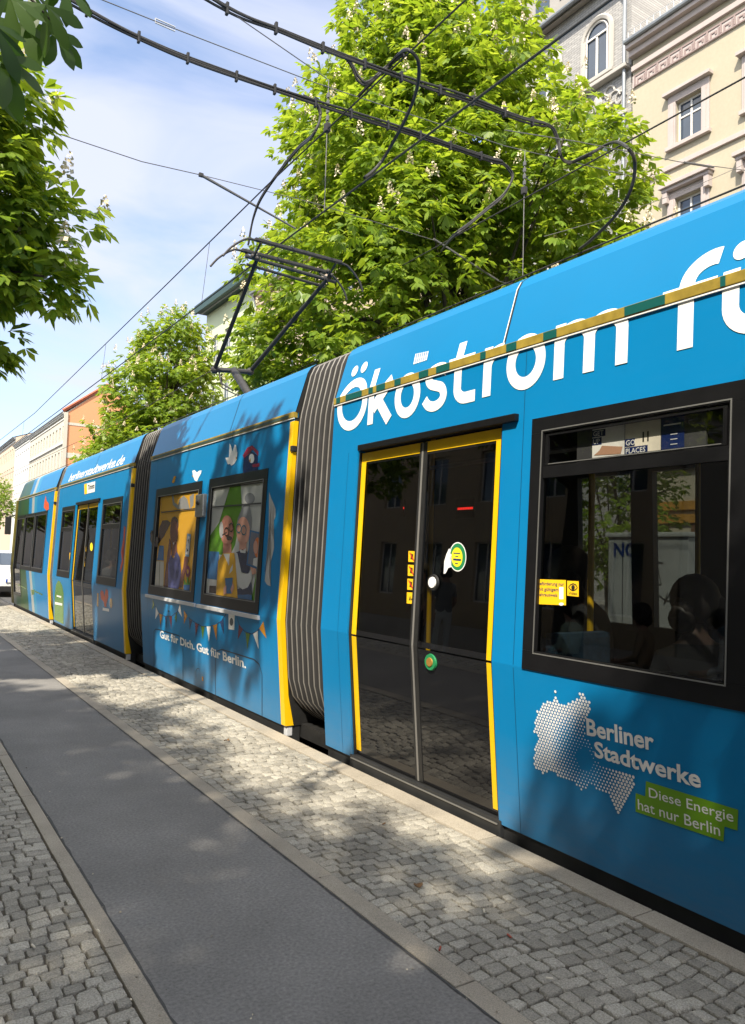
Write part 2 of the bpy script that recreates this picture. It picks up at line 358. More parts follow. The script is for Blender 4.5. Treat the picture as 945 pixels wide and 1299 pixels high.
# fallen petals and grit, thickest along the kerbs
rg = np.random.default_rng(11); FV = []
for k in range(900):
    y = 1.2+rg.random()**1.6*14; e = rg.choice([0.845, 1.71, 1.83, 2.66, 0.75, 99]); x = rg.uniform(-.6, 2.66) if e > 9 else e+rg.normal(0, .035)
    c = np.array([x, y, .006]); s_ = rg.uniform(.0025, .007); a_ = rg.random()*6.28; u_ = np.array([math.cos(a_), math.sin(a_), rg.normal(0, .3)])*s_; v_ = np.array([-math.sin(a_), math.cos(a_), rg.normal(0, .3)])*s_*.6
    FV += [c-u_, c-v_, c+u_, c+v_]
M_petal = mat('petal_and_grit', (.3, .25, .18), .9); _n = M_petal.node_tree; _g = _n.nodes.new('ShaderNodeNewGeometry'); _r = _n.nodes.new('ShaderNodeValToRGB'); _r.color_ramp.elements[0].color = (.06, .045, .03, 1); _r.color_ramp.elements[1].color = (.55, .48, .36, 1)
_n.links.new(_g.outputs['Random Per Island'], _r.inputs[0]); _n.links.new(_r.outputs[0], _n.nodes['Principled BSDF'].inputs['Base Color'])
tag(quadmesh('fallen_petals', np.array(FV), M_petal), 'scattered dry petals and grit along the kerbs', 'litter', None, 'stuff')
# ------------------------------------------------------------------ the tram
TRAM = root('tram', (4.0, 8.0, -0.2), 'blue articulated tram with white lettering along its roof, standing at the cobbled platform', 'tram')
CEN = 4.0
def cells(brk): 
    b = sorted(set(round(q, 4) for q in brk)); return list(zip(b, b[1:]))
def wall_faces(bm, y0, y1, zlist, openings, inset, mirror=False, reveal=0.0):
    f = lambda x: 2*CEN-x if mirror else x
    ys = [y0, y1]+[o[0] for o in openings]+[o[1] for o in openings]; zs = list(zlist)+[o[2] for o in openings]+[o[3] for o in openings]
    inside = lambda a, b, l: any(o[0]-1e-4 <= a and b <= o[1]+1e-4 and o[2]-1e-4 <= l[0] and l[1] <= o[3]+1e-4 for o in openings)
    for a, b in cells(ys):
        for l in cells(zs):
            if inside(a, b, l): continue
            bm.faces.new([bm.verts.new((f(prof(z)+inset), y, z)) for y, z in ((a, l[0]), (b, l[0]), (b, l[1]), (a, l[1]))])
    if reveal:
        for o in openings:
            zz = [o[2]]+[z for z in zlist if o[2] < z < o[3]]+[o[3]]
            for ya in (o[0], o[1]):
                for za, zb in zip(zz, zz[1:]):
                    bm.faces.new([bm.verts.new(q) for q in ((f(prof(za)), ya, za), (f(prof(zb)), ya, zb), (f(prof(zb)+reveal), ya, zb), (f(prof(za)+reveal), ya, za))])
            for za in (o[2], o[3]):
                bm.faces.new([bm.verts.new(q) for q in ((f(prof(za)), o[0], za), (f(prof(za)), o[1], za), (f(prof(za)+reveal), o[1], za), (f(prof(za)+reveal), o[0], za))])
ROOFZ = [2.64, 2.98, 3.03, 3.07, 3.10, 3.115]
def body_section(y0, y1, openings, far_openings, material=None, nose=False):
    bm = bmesh.new(); zl = [0.05, 0.91, 2.585]
    wall_faces(bm, y0, y1, zl, openings, 0, reveal=0.06)
    wall_faces(bm, y0, y1, zl, far_openings, 0, mirror=True)
    top = [(prof(z), z) for z in ROOFZ]; ring = [(prof(2.585), 2.585), (prof(2.585)+.03, 2.588), (prof(2.64)+.03, 2.637)]+top
    ring = ring+[(CEN, 3.13)]+[(2*CEN-x, z) for x, z in reversed(ring)]
    ys = [y0, y0+(y1-y0)*.37, y1]
    for (xa, za), (xb, zb) in zip(ring, ring[1:]):
        bm.faces.new([bm.verts.new(q) for q in ((xa, y0, za), (xa, y1, za), (xb, y1, zb), (xb, y0, zb))])
    endp = [(prof(z), z) for z in zl]+ring[1:-1]+[(2*CEN-prof(z), z) for z in reversed(zl)]
    ew = []
    for ye in (y0, y1):
        if nose and ye == y1: continue
        ew.append(ye)
    bmesh.ops.remove_doubles(bm, verts=bm.verts[:], dist=0.0005)
    b = obj('body_shell', bm, material or M_blue, TRAM)
    for ye in ew:
        sg = .004 if ye == y0 else -.004
        bm = bmesh.new(); bm.faces.new([bm.verts.new((x, ye+sg, z)) for x, z in endp]); obj('end_wall', bm, M_rub, b)
    # lining, floor and ceiling
    bm = bmesh.new()
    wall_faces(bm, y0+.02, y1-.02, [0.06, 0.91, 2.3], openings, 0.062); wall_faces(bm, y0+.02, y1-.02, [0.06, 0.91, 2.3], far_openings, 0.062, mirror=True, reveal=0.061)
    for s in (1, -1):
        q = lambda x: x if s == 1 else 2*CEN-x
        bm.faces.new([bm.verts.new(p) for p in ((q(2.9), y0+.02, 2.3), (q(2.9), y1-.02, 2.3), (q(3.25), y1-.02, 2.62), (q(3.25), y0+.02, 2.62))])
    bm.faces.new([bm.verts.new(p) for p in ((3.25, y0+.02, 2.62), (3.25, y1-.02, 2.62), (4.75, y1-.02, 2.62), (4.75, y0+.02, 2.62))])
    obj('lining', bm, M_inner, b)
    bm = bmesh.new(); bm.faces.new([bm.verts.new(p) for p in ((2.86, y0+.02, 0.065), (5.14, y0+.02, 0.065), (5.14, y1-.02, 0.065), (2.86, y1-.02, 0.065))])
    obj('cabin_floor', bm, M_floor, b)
    # skirt under the blue panels
    bm = bmesh.new()
    for s in (1, -1):
        q = lambda x: x if s == 1 else 2*CEN-x
        box(bm, min(q(2.872), q(2.99)), max(q(2.872), q(2.99)), y0+.01, y1-.01, -0.13, 0.047)
    obj('skirt', bm, M_skirt, TRAM)
    # rain gutter strip
    bm = bmesh.new(); box(bm, 2.826, 2.868, y0+.004, y1-.004, 2.5885, 2.637, bev=0.004); g = obj('gutter', bm, M_olive, TRAM)
    bm = bmesh.new(); box(bm, 2.8295, 2.845, y0+.004, y1-.004, 2.579, 2.5865); obj('gutter_lip', bm, M_white, g)
    return b
def sheet(bm, y0, y1, z0, z1, off, thick=0.0, zl=(0.91, 2.585, 2.64)):
    zz = [z0]+[z for z in zl if z0 < z < z1]+[z1]
    if thick == 0:
        for a, b in zip(zz, zz[1:]): bm.faces.new([bm.verts.new(side_pt(y, z, off)) for y, z in ((y0, a), (y1, a), (y1, b), (y0, b))])
    else:
        for a, b in zip(zz, zz[1:]):
            vs = [bm.verts.new(side_pt(y, z, o)) for o in (off, off-thick) for y, z in ((y0, a), (y1, a), (y1, b), (y0, b))]
            for q in ((0, 1, 2, 3), (7, 6, 5, 4), (0, 4, 5, 1), (1, 5, 6, 2), (2, 6, 7, 3), (3, 7, 4, 0)): bm.faces.new([vs[i] for i in q])
    return bm
def ringm(bm, o, i, off, thick):
    sheet(bm, o[0], o[1], o[2], i[2], off, thick); sheet(bm, o[0], o[1], i[3], o[3], off, thick)
    sheet(bm, o[0], i[0], i[2]+.0005, i[3]-.0005, off, thick); sheet(bm, i[1], o[1], i[2]+.0005, i[3]-.0005, off, thick)
    return bm
def window(y0, y1, z0, z1, bord=(0.075, 0.08, 0.09, 0.075), transom=None, glass=None, trim=True, parts=True):
    """bord: (towards -y, +y, bottom, top)"""
    i = (y0+bord[0], y1-bord[1], z0+bord[2], z1-bord[3])
    fr = obj('window', ringm(bmesh.new(), (y0, y1, z0, z1), i, 0.006, 0.03), M_frame, TRAM)
    bm = bmesh.new(); sheet(bm, i[0]-.004, i[1]+.004, i[2]-.004, transom-.001 if transom else i[3]+.004, -0.014); obj('pane', bm, glass or M_glass, fr)
    if transom: bm = bmesh.new(); sheet(bm, i[0]-.004, i[1]+.004, transom+.001, i[3]+.004, -0.014); obj('pane', bm, M_glassc if y0 == W4[0] else M_glass, fr)
    if trim:
        bm = bmesh.new(); ringm(bm, (i[0]-.012, i[1]+.012, i[2]-.012, i[3]+.012), (i[0]-.006, i[1]+.006, i[2]-.006, i[3]+.006), 0.0085, 0.003); obj('trim', bm, M_alu, fr)
    if transom:
        bm = bmesh.new(); sheet(bm, i[0], i[1], transom-.03, transom+.03, 0.0, 0.012); 
        ringm(bm, (i[0]+.012, i[1]-.012, transom+.033, i[3]-.012), (i[0]+.03, i[1]-.03, transom+.043, i[3]-.020), 0.0, 0.012)
        obj('transom', bm, M_frame, fr)
        bm = bmesh.new(); sheet(bm, i[0]+.035, i[1]-.035, transom+.037, transom+.041, 0.002, 0.002); obj('trim', bm, M_alu, fr)
    return fr
def door(y0, y1, z0=0.075, z1=2.19, detail=True):
    """y0 < y1; two leaves; left leaf (as seen) is the one at larger y"""
    ym = (y0+y1)/2; rec = -0.03
    leaves = []
    for (a, b, side) in ((ym+.012, y1-.012, 1), (y0+.012, ym-.012, -1)):
        bm = bmesh.new()
        sheet(bm, a, b, z0, 0.895, rec, 0.02)                      # lower black panel
        ringm(bm, (a, b, 0.905, z1-.004), (a+.03, b-.03, 0.94, z1-.09), rec, 0.02)
        lf = obj('door_leaf', bm, M_black, TRAM); leaves.append(lf)
        bm = bmesh.new(); sheet(bm, a+.028, b-.028, 0.938, z1-.088, rec-.006); obj('door_glass', bm, M_glassd, lf)
        bm = bmesh.new()
        e0, e1 = (b-.062, b-.004) if side == 1 else (a+.004, a+.062)
        sheet(bm, e0, e1, z0+.03, 0.893, rec+.003, 0.002); sheet(bm, e0, e1, 0.907, z1-.075, rec+.003, 0.002)
        sheet(bm, min(a+.004, a+.004), b-.004, z1-.074, z1-.008, rec+.003, 0.002)
        obj('yellow_edge', bm, M_yellow, lf)
    bm = bmesh.new(); sheet(bm, ym+.0005, ym+.016, z0, z1-.01, rec+.006, 0.01); obj('door_seal', bm, M_seal if detail else M_alu, leaves[0])
    bm = bmesh.new(); sheet(bm, ym-.038, ym-.001, z0, z1-.01, rec+.004, 0.01); sheet(bm, ym+.018, ym+.038, z0, z1-.01, rec+.004, 0.01); obj('door_gasket', bm, M_rub, leaves[0])
    bm = bmesh.new(); box(bm, 2.797, 2.86, y0-.125, y1-.035, z1+.004, z1+.045, bev=0.006); obj('door_header', bm, M_frame, TRAM)
    bm = bmesh.new(); box(bm, 2.845, 2.90, y0-.02, y1+.02, -0.02, z0-.006, bev=0.006); obj('door_sill', bm, M_skirt, TRAM)
    bm = bmesh.new(); box(bm, 2.838, 2.8445, y0, y1, 0.045, 0.052); obj('sill_edge', bm, M_alu, TRAM)
    # black rubber surround
    bm = bmesh.new(); sheet(bm, y0-.022, y0+.01, z0-.02, z1, -0.004, 0.02); sheet(bm, y1-.01, y1+.001, z0-.02, z1, -0.012, 0.02); obj('door_surround', bm, M_rub, TRAM)
    return leaves
def bellows(y0, y1, nf):
    bm = bmesh.new(); zz = [-0.02, 0.05, 0.12, 0.2, 0.3, 0.45, 0.9, 1.7, 2.35, 2.55, 2.62, 2.95, 3.03, 3.06, 3.075]
    pitch = (y1-y0)/nf; rows = []
    shape = [(0.0, 0.12), (0.2, 0.11), (0.33, 0.05), (0.40, 0.006), (0.5, 0.0), (0.60, 0.006), (0.67, 0.05), (0.8, 0.11)]
    ysd = []
    for k in range(nf):
        for t, d in shape: ysd.append((y0+(k+t)*pitch, d))
    ysd.append((y1, 0.12))
    for y, d in ysd:
        ring = []
        for z in zz:
            x = prof(z)+0.03+d
            if z < 0.45: x += 0.45*((0.45-z)/0.45)**2.4
            if z > 2.5: x += 0.012*math.sin((z-2.5)*9)
            ring.append((x, z - (0.05 if z > 3.0 else 0)*d/0.075))
        full = ring+[(2*CEN-x, z) for x, z in reversed(ring)]
        rows.append([bm.verts.new((x, y, z)) for x, z in full])
    for A, Bq in zip(rows, rows[1:]):
        for k in range(len(A)-1):
            f_ = bm.faces.new((A[k], A[k+1], Bq[k+1], Bq[k])); f_.material_index = 0 if rows.index(A) % 8 in (3, 4) else 1  # fabric valleys blackened, clip crests lighter: fold shade put into the colour
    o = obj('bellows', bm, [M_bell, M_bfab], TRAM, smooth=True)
    bm = bmesh.new(); box(bm, 3.0, 5.0, y0-.05, y1+.05, -0.05, 0.06); obj('gangway_floor', bm, M_rub, o)
    return o

E4, E3, E2, E1 = (-4.5, 4.972), (5.635, 9.62), (10.42, 15.46), (15.88, 20.6)
D4 = (3.092, 4.592); W4 = (1.665, 2.86)
FAR_W = lambda y0, n, w=1.25, p=1.36: [(y0+i*p, y0+i*p+w, 0.96, 2.19) for i in range(n)]
FAR4 = [(a, b, 0.96, 2.19) for a, b in ((-3.9, -2.65), (-2.5, -1.25), (-1.1, .15), (.3, 1.5), (1.65, 3.05), (3.44, 3.85), (4.06, 4.62))]
body_section(*E4, [(D4[0], D4[1], 0.055, 2.2), (W4[0]+.02, W4[1]-.02, 0.93, 2.17), (0.36, 1.54, 0.93, 2.17), (-1.2, 0.0, 0.93, 2.17)], FAR4)
body_section(*E3, [(6.11, 7.46, 0.95, 2.18), (7.73, 9.26, 0.95, 2.18)], FAR_W(6.0, 2, 1.4, 1.6))
body_section(*E2, [(12.26, 13.82, 0.055, 2.2), (10.85, 11.93, 0.94, 2.18), (13.95, 15.0, 0.94, 2.18)], FAR_W(10.8, 3))
M_nose = mat('printed_nose', (0.002, 0.215, 0.52), 0.3, coat=0.0, spec=0.17)
_nt = M_nose.node_tree; _b = _nt.nodes['Principled BSDF']; _tc = _nt.nodes.new('ShaderNodeTexCoord'); _sx = _nt.nodes.new('ShaderNodeSeparateXYZ')
_ad = _nt.nodes.new('ShaderNodeMath'); _ad.operation = 'MULTIPLY_ADD'; _ad.inputs[1].default_value = -0.28
_mr = _nt.nodes.new('ShaderNodeMapRange'); _mr.inputs[1].default_value = 15.6; _mr.inputs[2].default_value = 21.0; _cr = _nt.nodes.new('ShaderNodeValToRGB'); _cr.color_ramp.interpolation = 'CONSTANT'
_cols = [(0, (0.001, .165, .40)), (.30, (.02, .22, .40)), (.36, (.30, .33, .33)), (.42, (.002, .15, .36)), (.5, (.012, .06, .02)), (.62, (.02, .055, .012)), (.70, (.01, .04, .02)), (.82, (.04, .055, .055))]
for i, (p_, c_) in enumerate(_cols):
    e_ = _cr.color_ramp.elements[0] if i == 0 else _cr.color_ramp.elements.new(p_) if i < len(_cols)-1 else _cr.color_ramp.elements[len(_cr.color_ramp.elements)-1]
    e_.position = p_; e_.color = (*c_, 1)
_nt.links.new(_tc.outputs['Object'], _sx.inputs[0]); _nt.links.new(_sx.outputs[2], _ad.inputs[0]); _nt.links.new(_sx.outputs[1], _ad.inputs[2]); _nt.links.new(_ad.outputs[0], _mr.inputs[0]); _nt.links.new(_mr.outputs[0], _cr.inputs[0]); _nt.links.new(_cr.outputs[0], _b.inputs['Base Color'])
body_section(*E1, [(16.56, 17.9, 0.95, 2.18), (18.0, 19.3, 0.95, 2.18), (19.4, 20.5, 0.3, 2.2)], FAR_W(16.5, 3), material=M_nose, nose=True)
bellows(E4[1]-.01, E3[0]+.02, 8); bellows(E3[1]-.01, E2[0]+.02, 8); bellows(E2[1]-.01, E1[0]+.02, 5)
# rounded cab nose
bm = bmesh.new(); rows = []
zl = [-0.1, 0.3, 0.91, 1.6, 2.2, 2.585, 2.64, 2.85, 2.98, 3.03, 3.07, 3.115]
for dy, k, dz in ((0.0, 0.0, 0.0), (0.35, 0.06, 0.03), (0.7, 0.22, 0.12), (0.95, 0.5, 0.3), (1.08, 0.85, 0.5)):
    ring = []
    for z in zl:
        slope = max(0, z-0.9)*0.22*dy
        ring.append((prof(z)+k, E1[1]+dy-slope*0.6, z-(max(0, z-2.2)/0.92)*dz))
    full = ring+[(2*CEN-x, y, z) for x, y, z in reversed(ring)]
    rows.append([bm.verts.new(p) for p in full])
for A, Bq in zip(rows, rows[1:]):
    for q in range(len(A)-1): bm.faces.new((A[q], A[q+1], Bq[q+1], Bq[q]))
bm.faces.new(rows[-1])
nose = obj('cab_nose', bm, M_nose, TRAM, smooth=False)
bm = bmesh.new(); bm.faces.new([bm.verts.new(p) for p in ((3.62, 21.61, 1.0), (4.38, 21.61, 1.0), (4.38, 21.49, 2.2), (3.62, 21.49, 2.2))])
obj('windscreen', bm, M_black, nose)
for sx in (3.2, 4.8):
    bm = bmesh.new(); box(bm, sx-.12, sx+.12, 21.2, 21.46 if True else 0, 0.5, 0.62, bev=.02); obj('headlight', bm, M_lgrey, nose)
bm = bmesh.new(); sheet(bm, 20.75, 21.0, 0.05, 2.6, 0.0, 0.03); obj('yellow_corner', bm, mat('nose_olive', (.12, .10, .01), .4), TRAM)
bm = bmesh.new(); tube(bm, [(2.86, 21.1, 2.25), (2.72, 21.25, 2.2)], .018); box(bm, 2.64, 2.78, 21.2, 21.3, 1.75, 2.2, bev=.02); obj('wing_mirror', bm, M_rub, TRAM)

# yellow end posts beside the bellows
for ye in (E3[0], E2[0], E1[0]):
    bm = bmesh.new(); sheet(bm, ye, ye+.075, 0.055, 2.56, 0.003, 0.01)
    for v in [bm.verts.new(p) for p in ()]: pass
    zq = [0.055, 0.3, 0.91, 2.56]
    for a, b in zip(zq, zq[1:]): bm.faces.new([bm.verts.new(p) for p in ((prof(a)-.004, ye-.004, a), (prof(b)-.004, ye-.004, b), (prof(b)+.035, ye-.004, b), (prof(a)+(.07 if a < .1 else .035), ye-.004, a))])
    obj('yellow_post', bm, M_yellow, TRAM)
    bm = bmesh.new(); box(bm, 2.868, 2.92, ye+.005, ye+.06, -0.03, 0.05, bev=.008); obj('white_foot', bm, M_lgrey, TRAM)
    bm = bmesh.new(); box(bm, 2.815, 2.86, ye-.02, ye+.02, 2.30, 2.35, bev=.008); obj('marker_lamp', bm, M_rub, TRAM)

dl4 = door(*D4); dl2 = door(12.26, 13.82, detail=False)
w4 = window(W4[0], W4[1], 0.905, 2.19, (0.095, 0.085, 0.095, 0.08), transom=1.905)
wA = window(0.34, 1.56, 0.905, 2.19, (0.08, 0.085, 0.095, 0.08), transom=1.905)
wB_ = window(-1.22, 0.02, 0.905, 2.19, (0.08, 0.085, 0.095, 0.08), transom=1.905)
w3b = window(6.08, 7.49, 0.925, 2.20, (0.09, 0.09, 0.11, 0.10), glass=None)
w3a = window(7.70, 9.29, 0.925, 2.20, (0.10, 0.10, 0.11, 0.10), glass=None)
w2a = window(10.82, 11.96, 0.93, 2.20, (0.06, 0.06, 0.12, 0.09), transom=1.78)
w2b = window(13.92, 15.03, 0.93, 2.20, (0.06, 0.06, 0.12, 0.09), transom=1.78)
window(16.52, 17.93, 0.93, 2.20); window(17.97, 19.33, 0.93, 2.20); window(19.37, 20.53, 0.28, 2.20, (0.05, 0.05, 0.06, 0.09))
for (y0_, y1_) in [(a, b) for a, b, c, d in FAR4+FAR_W(6.0, 2, 1.4, 1.6)+FAR_W(10.8, 3)+FAR_W(16.5, 3)]:
    bm = bmesh.new(); bm.faces.new([bm.verts.new((2*CEN-prof(z)-.012, y, z)) for y, z in ((y0_, .96), (y1_, .96), (y1_, 2.19), (y0_, 2.19))]); obj('pane', bm, M_glass, TRAM)
# white sills under the art windows
for (a, b) in ((7.63, 9.36), (6.05, 7.56)):
    bm = bmesh.new(); sheet(bm, a, b, 0.880, 0.915, 0.022, 0.025); obj('window_sill', bm, M_lgrey, TRAM)
# roof panel seams
bm = bmesh.new()
for ysm in (3.105, 7.05, 12.85): 
    for za, zb in ((2.64, 2.98), (2.98, 3.03), (3.03, 3.07)): bm.faces.new([bm.verts.new(side_pt(y, z, .0015)) for y, z in ((ysm, za), (ysm+.012, za), (ysm+.012, zb), (ysm, zb))])
obj('panel_seam', bm, M_rub, TRAM)
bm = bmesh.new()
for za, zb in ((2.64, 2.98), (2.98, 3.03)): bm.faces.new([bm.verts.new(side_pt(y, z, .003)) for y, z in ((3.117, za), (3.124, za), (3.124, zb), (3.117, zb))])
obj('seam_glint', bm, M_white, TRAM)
# panel joints on the lower flank of section three
fl = lambda p: [on_side(*p_) for p_ in p]
Z8 = lambda x, y: (180+x/5.559, 760+y/5.559)
jl = [[(85, 495), (85, 228), (97, 212), (120, 215), (262, 258), (290, 300), (290, 575)], [(520, 700), (520, 400), (532, 365), (565, 355), (790, 425), (828, 460), (848, 530), (848, 845)]]
for pl in jl: side_decal('panel_joint', stroke(fl([Z8(*q) for q in pl]), 0.010), M_rub, TRAM, 0.0018)
for (y0_, y1_, z0_, z1_) in ((2.925, 2.929, .05, .9), (2.925, 2.929, .915, 2.575), (2.87, 4.9, .9085, .9105) , (4.72, 4.723, .05, 2.2), (0.10, .104, .05, 2.57), (-1.6, -1.596, .05, 2.57), (1.61, 1.613, .05, .9), (10.62, 10.625, .05, 2.57), (13.90, 13.904, .05, .92), (15.2, 15.204, .05, 2.57), (9.33, 9.334, .05, 2.57)):
    if z1_-z0_ < .01: continue
    bm = bmesh.new(); sheet(bm, y0_, y1_, z0_, z1_, .0012); obj('panel_joint', bm, mat('film_seam', (.0, .055, .13), .5) if 'film_seam' not in bpy.data.materials else bpy.data.materials['film_seam'], TRAM)
# seats, poles and information strips inside
def seat(x, y, flip):
    s = 1 if not flip else -1
    bm = bmesh.new(); box(bm, x-.22, x+.22, y-.22, y+.22, 0.45, 0.53, bev=.025); box(bm, x-.22, x+.22, y+s*.20-.035, y+s*.20+.035, 0.5, 1.08, bev=.03)
    st = obj('seat', bm, M_seat, TRAM, smooth=False); bm = bmesh.new(); box(bm, x-.05, x+.05, y-.1, y+.1, 0.066, 0.449); obj('seat_post', bm, M_steel, st)
for x in (3.18, 4.55, 4.82):
    for y, fl_ in ((-2.5, 0), (-1.6, 1), (-0.8, 0), (0.1, 1), (1.0, 0), (1.9, 1), (2.65, 0)): seat(x, y, fl_)
for x, y in ((3.15, 6.6), (4.8, 6.6), (3.15, 7.6), (4.8, 7.6), (3.15, 8.6), (4.8, 8.6), (3.15, 11.2), (4.8, 11.2), (3.15, 14.3), (4.8, 14.3), (3.2, 17.2), (4.8, 17.2)): seat(x, y, 0)
for x, y in ((3.35, 2.92), (3.5, 4.6), (4.6, 3.1), (3.4, 1.1), (3.4, 11.95), (3.4, 13.7), (4.4, 12.4)):
    obj('grab_pole', TB([(x, y, .066), (x, y, 2.61)], .018), M_yellow, TRAM)
bm = bmesh.new(); tube(bm, [(3.3, -4.3, 2.1), (3.3, 4.7, 2.1)], .016); obj('grab_rail', bm, M_alu, TRAM)
# ------ the other side's partition with two tall window posts and posters in the cove
pA, pB, pC = on_x(748, 588, 2.87), on_x(824, 575, 2.87), on_x(868, 570, 2.87)
def poster(name, ya, yb, za, zb, m):
    X = 2.87; bm = bmesh.new(); bm.faces.new([bm.verts.new((X, y, z)) for y, z in ((ya, za), (yb, za), (yb, zb), (ya, zb))]); return obj(name, bm, m, TRAM)
a_, b_, c_, d_ = on_x(751, 590, 2.87), on_x(792, 582, 2.87), on_x(838, 578, 2.87), on_x(868, 570, 2.87)
z0_, z1_ = a_.z+.026, on_x(752, 550, 2.87).z+.02
bm = bmesh.new(); box(bm, 2.874, 2.884, d_.y-.1, a_.y+.1, z0_-.03, z1_+.05); obj('poster_rail', bm, M_inner, TRAM)
K_ = .66
def bar(ya, za, w, h, m, par, x=2.8685):
    bm = bmesh.new(); bm.faces.new([bm.verts.new((x, y, z)) for y, z in ((ya, za), (ya-w, za), (ya-w, za+h), (ya, za+h))]); return obj('caption_bar', bm, m, par)
PST = poster('poster', b_.y, a_.y, z0_, z1_, mat('poster_sand', (.88, .85, .80), .5, noise=(6, .25)))
bm = bmesh.new(); bm.faces.new([bm.verts.new((2.8685, y, z)) for y, z in ((a_.y-.012, z0_+.02), (b_.y+.02, z0_+.012), (b_.y+.01, z0_+.045), (a_.y-.06, z0_+.062), (a_.y-.045, z0_+.04))]); obj('poster_arm', bm, mat('poster_skin_tone', (.5, .28, .18), .5), PST)
bar(a_.y, z1_-.040, .080, .034, M_navy, PST); bar(a_.y, z1_-.078, .058, .034, M_navy, PST)
text_flat('lettering', 'GET', (2.867, a_.y-.008, z1_-.035), (0, -1, 0), (0, 0, 1), .024, M_white, PST, bold=.01)
text_flat('lettering', 'UP', (2.867, a_.y-.008, z1_-.073), (0, -1, 0), (0, 0, 1), .024, M_white, PST, bold=.01)
PS2 = poster('poster', c_.y, b_.y-.003, z0_, z1_, mat('poster_beach', (.82, .75, .62), .5, noise=(5, .3)))
bar(b_.y-.003, z0_+.004, .125, .034, M_navy, PS2); bar(b_.y-.003, z0_+.042, .055, .034, M_navy, PS2)
for k in range(2): bar(b_.y-.10-k*.025, z0_+.055, .008, .045, M_rub, PS2)
text_flat('lettering', 'GO', (2.867, b_.y-.010, z0_+.047), (0, -1, 0), (0, 0, 1), .024, M_white, PS2, bold=.01)
text_flat('lettering', 'PLACES', (2.867, b_.y-.010, z0_+.009), (0, -1, 0), (0, 0, 1), .023, M_white, PS2, bold=.01)
PS3 = poster('poster', d_.y, c_.y-.003, z0_, z1_, M_navy)
bar(c_.y-.015, z1_-.036, abs(c_.y-d_.y)-.03, .006, M_white, PS3)
for k in range(3): bar(c_.y-.05-.0*k, z0_+.025+k*.022, .035, .004, M_lgrey, PS3)
# red next-stop displays
for pxy in ((505, 645), (590, 645)):
    p = on_x(*pxy, 3.5); bm = bmesh.new(); box(bm, 3.5, 3.52, p.y-.10, p.y+.10, p.z-.07, p.z+.07); dsp = obj('display', bm, M_rub, TRAM)
    bm = bmesh.new()
    for k in range(9): box(bm, 3.496, 3.499, p.y-.085+k*.019, p.y-.085+k*.019+.013, p.z-.008, p.z+.008)
    obj('led_text', bm, M_led, dsp)
# ------------------------------------------------------------------ lettering and prints on the tram
def Z(x0, y0, s): return lambda x, y: (x0+x/s, y0+y/s)
ZA, ZB, Z5, ZL, ZD, ZM, ZN = Z(180, 540, 4.994), Z(190, 590, 5.906), Z(640, 580, 2.598), Z(640, 860, 3.098), Z(420, 640, 4.295), Z(60, 700, 6.3), Z(55, 540, 6.3)
def on_layer(px, py, dx):
    X = 2.8+dx
    for _ in range(25):
        p = on_x(px, py, X); X = prof(p.z)+dx
    return (p.y, p.z)
def PP(zf, pts, dx=0.0): return [on_layer(*zf(*p), dx) for p in pts]
def EL(zf, cx, cy, rx, ry, dx=0.0, n=18): return PP(zf, [(cx+rx*math.cos(2*math.pi*k/n), cy+ry*math.sin(2*math.pi*k/n)) for k in range(n)], dx)
def letters(name, strokes, m, parent, off=0.003):
    bm = bmesh.new(); o_ = off
    for polys in strokes:
        b2 = bmesh.new()
        for poly in polys: b2.faces.new([b2.verts.new((0, -u, z)) for u, z in poly])
        for zz in (2.585, 2.64, 2.98): bmesh.ops.bisect_plane(b2, geom=b2.verts[:]+b2.edges[:]+b2.faces[:], plane_co=(0, 0, zz), plane_no=(0, 0, 1))
        vm = {v: bm.verts.new((prof(v.co.z)-o_, v.co.y, v.co.z)) for v in b2.verts}
        for f in b2.faces: bm.faces.new([vm[v] for v in f.verts])
        b2.free(); o_ += 0.0005
    return obj(name, bm, m, parent)
W_ = 0.069; BZ = 2.372; XH = 2.657
def ring_l(cu, cz, ru, rz): return stroke(arc(cu, cz, ru-W_/2, rz-W_/2, 0, 360, 44), W_)
def dotp(cu, cz, r): return [[(cu+r*math.cos(2*math.pi*k/20), cz+r*math.sin(2*math.pi*k/20)) for k in range(20)]]
def stem(u, z0, z1, w=W_): return [[(u-w/2, z0), (u+w/2, z0), (u+w/2, z1), (u-w/2, z1)]]
def letters_arch(u0, u1):   # shoulder of m / n / r between two stems
    cu = (u0+u1)/2; ru = (u1-u0)/2
    return stroke(arc(cu, XH-W_/2-0.075, ru, 0.075, 180, 0, 16)+[(u1, BZ)], W_)
letters('lettering', [ring_l(-4.715, 2.560, .210, .196), dotp(-4.787, 2.826, .042), dotp(-4.658, 2.830, .042)], M_white, TRAM)
letters('lettering', [stem(-4.452, BZ, 2.775), stroke([(-4.43, 2.478), (-4.21, XH+.002)], .085), stroke([(-4.365, 2.535), (-4.215, BZ)], .082)], M_white, TRAM)
letters('lettering', [ring_l(-4.016, 2.508, .143, .150)], M_white, TRAM)
sp = [(.232, .232), (.185, .262), (.125, .270), (.066, .254), (.044, .214), (.070, .178), (.125, .158), (.182, .136), (.204, .090), (.178, .048), (.118, .030), (.055, .044), (.012, .085)]
sp = [(p.x, p.y) for p in smooth_path([(a, b, 0) for a, b in sp], 6)]
letters('lettering', [stroke([(-3.835+a, 2.360+b) for a, b in sp], .064)], M_white, TRAM)
letters('lettering', [stroke([(-3.500, 2.752), (-3.500, 2.46)]+arc(-3.420, 2.462, .080, .065, 180, 270, 10)+[(-3.335, 2.397)], W_), stem(-3.475, XH-.06, XH, .24)], M_white, TRAM)
letters('lettering', [stem(-3.236, BZ, XH), stroke(arc(-3.13, 2.53, .106, .094, 180, 80, 12), W_)], M_white, TRAM)
letters('lettering', [ring_l(-2.932, 2.512, .146, .152)], M_white, TRAM)
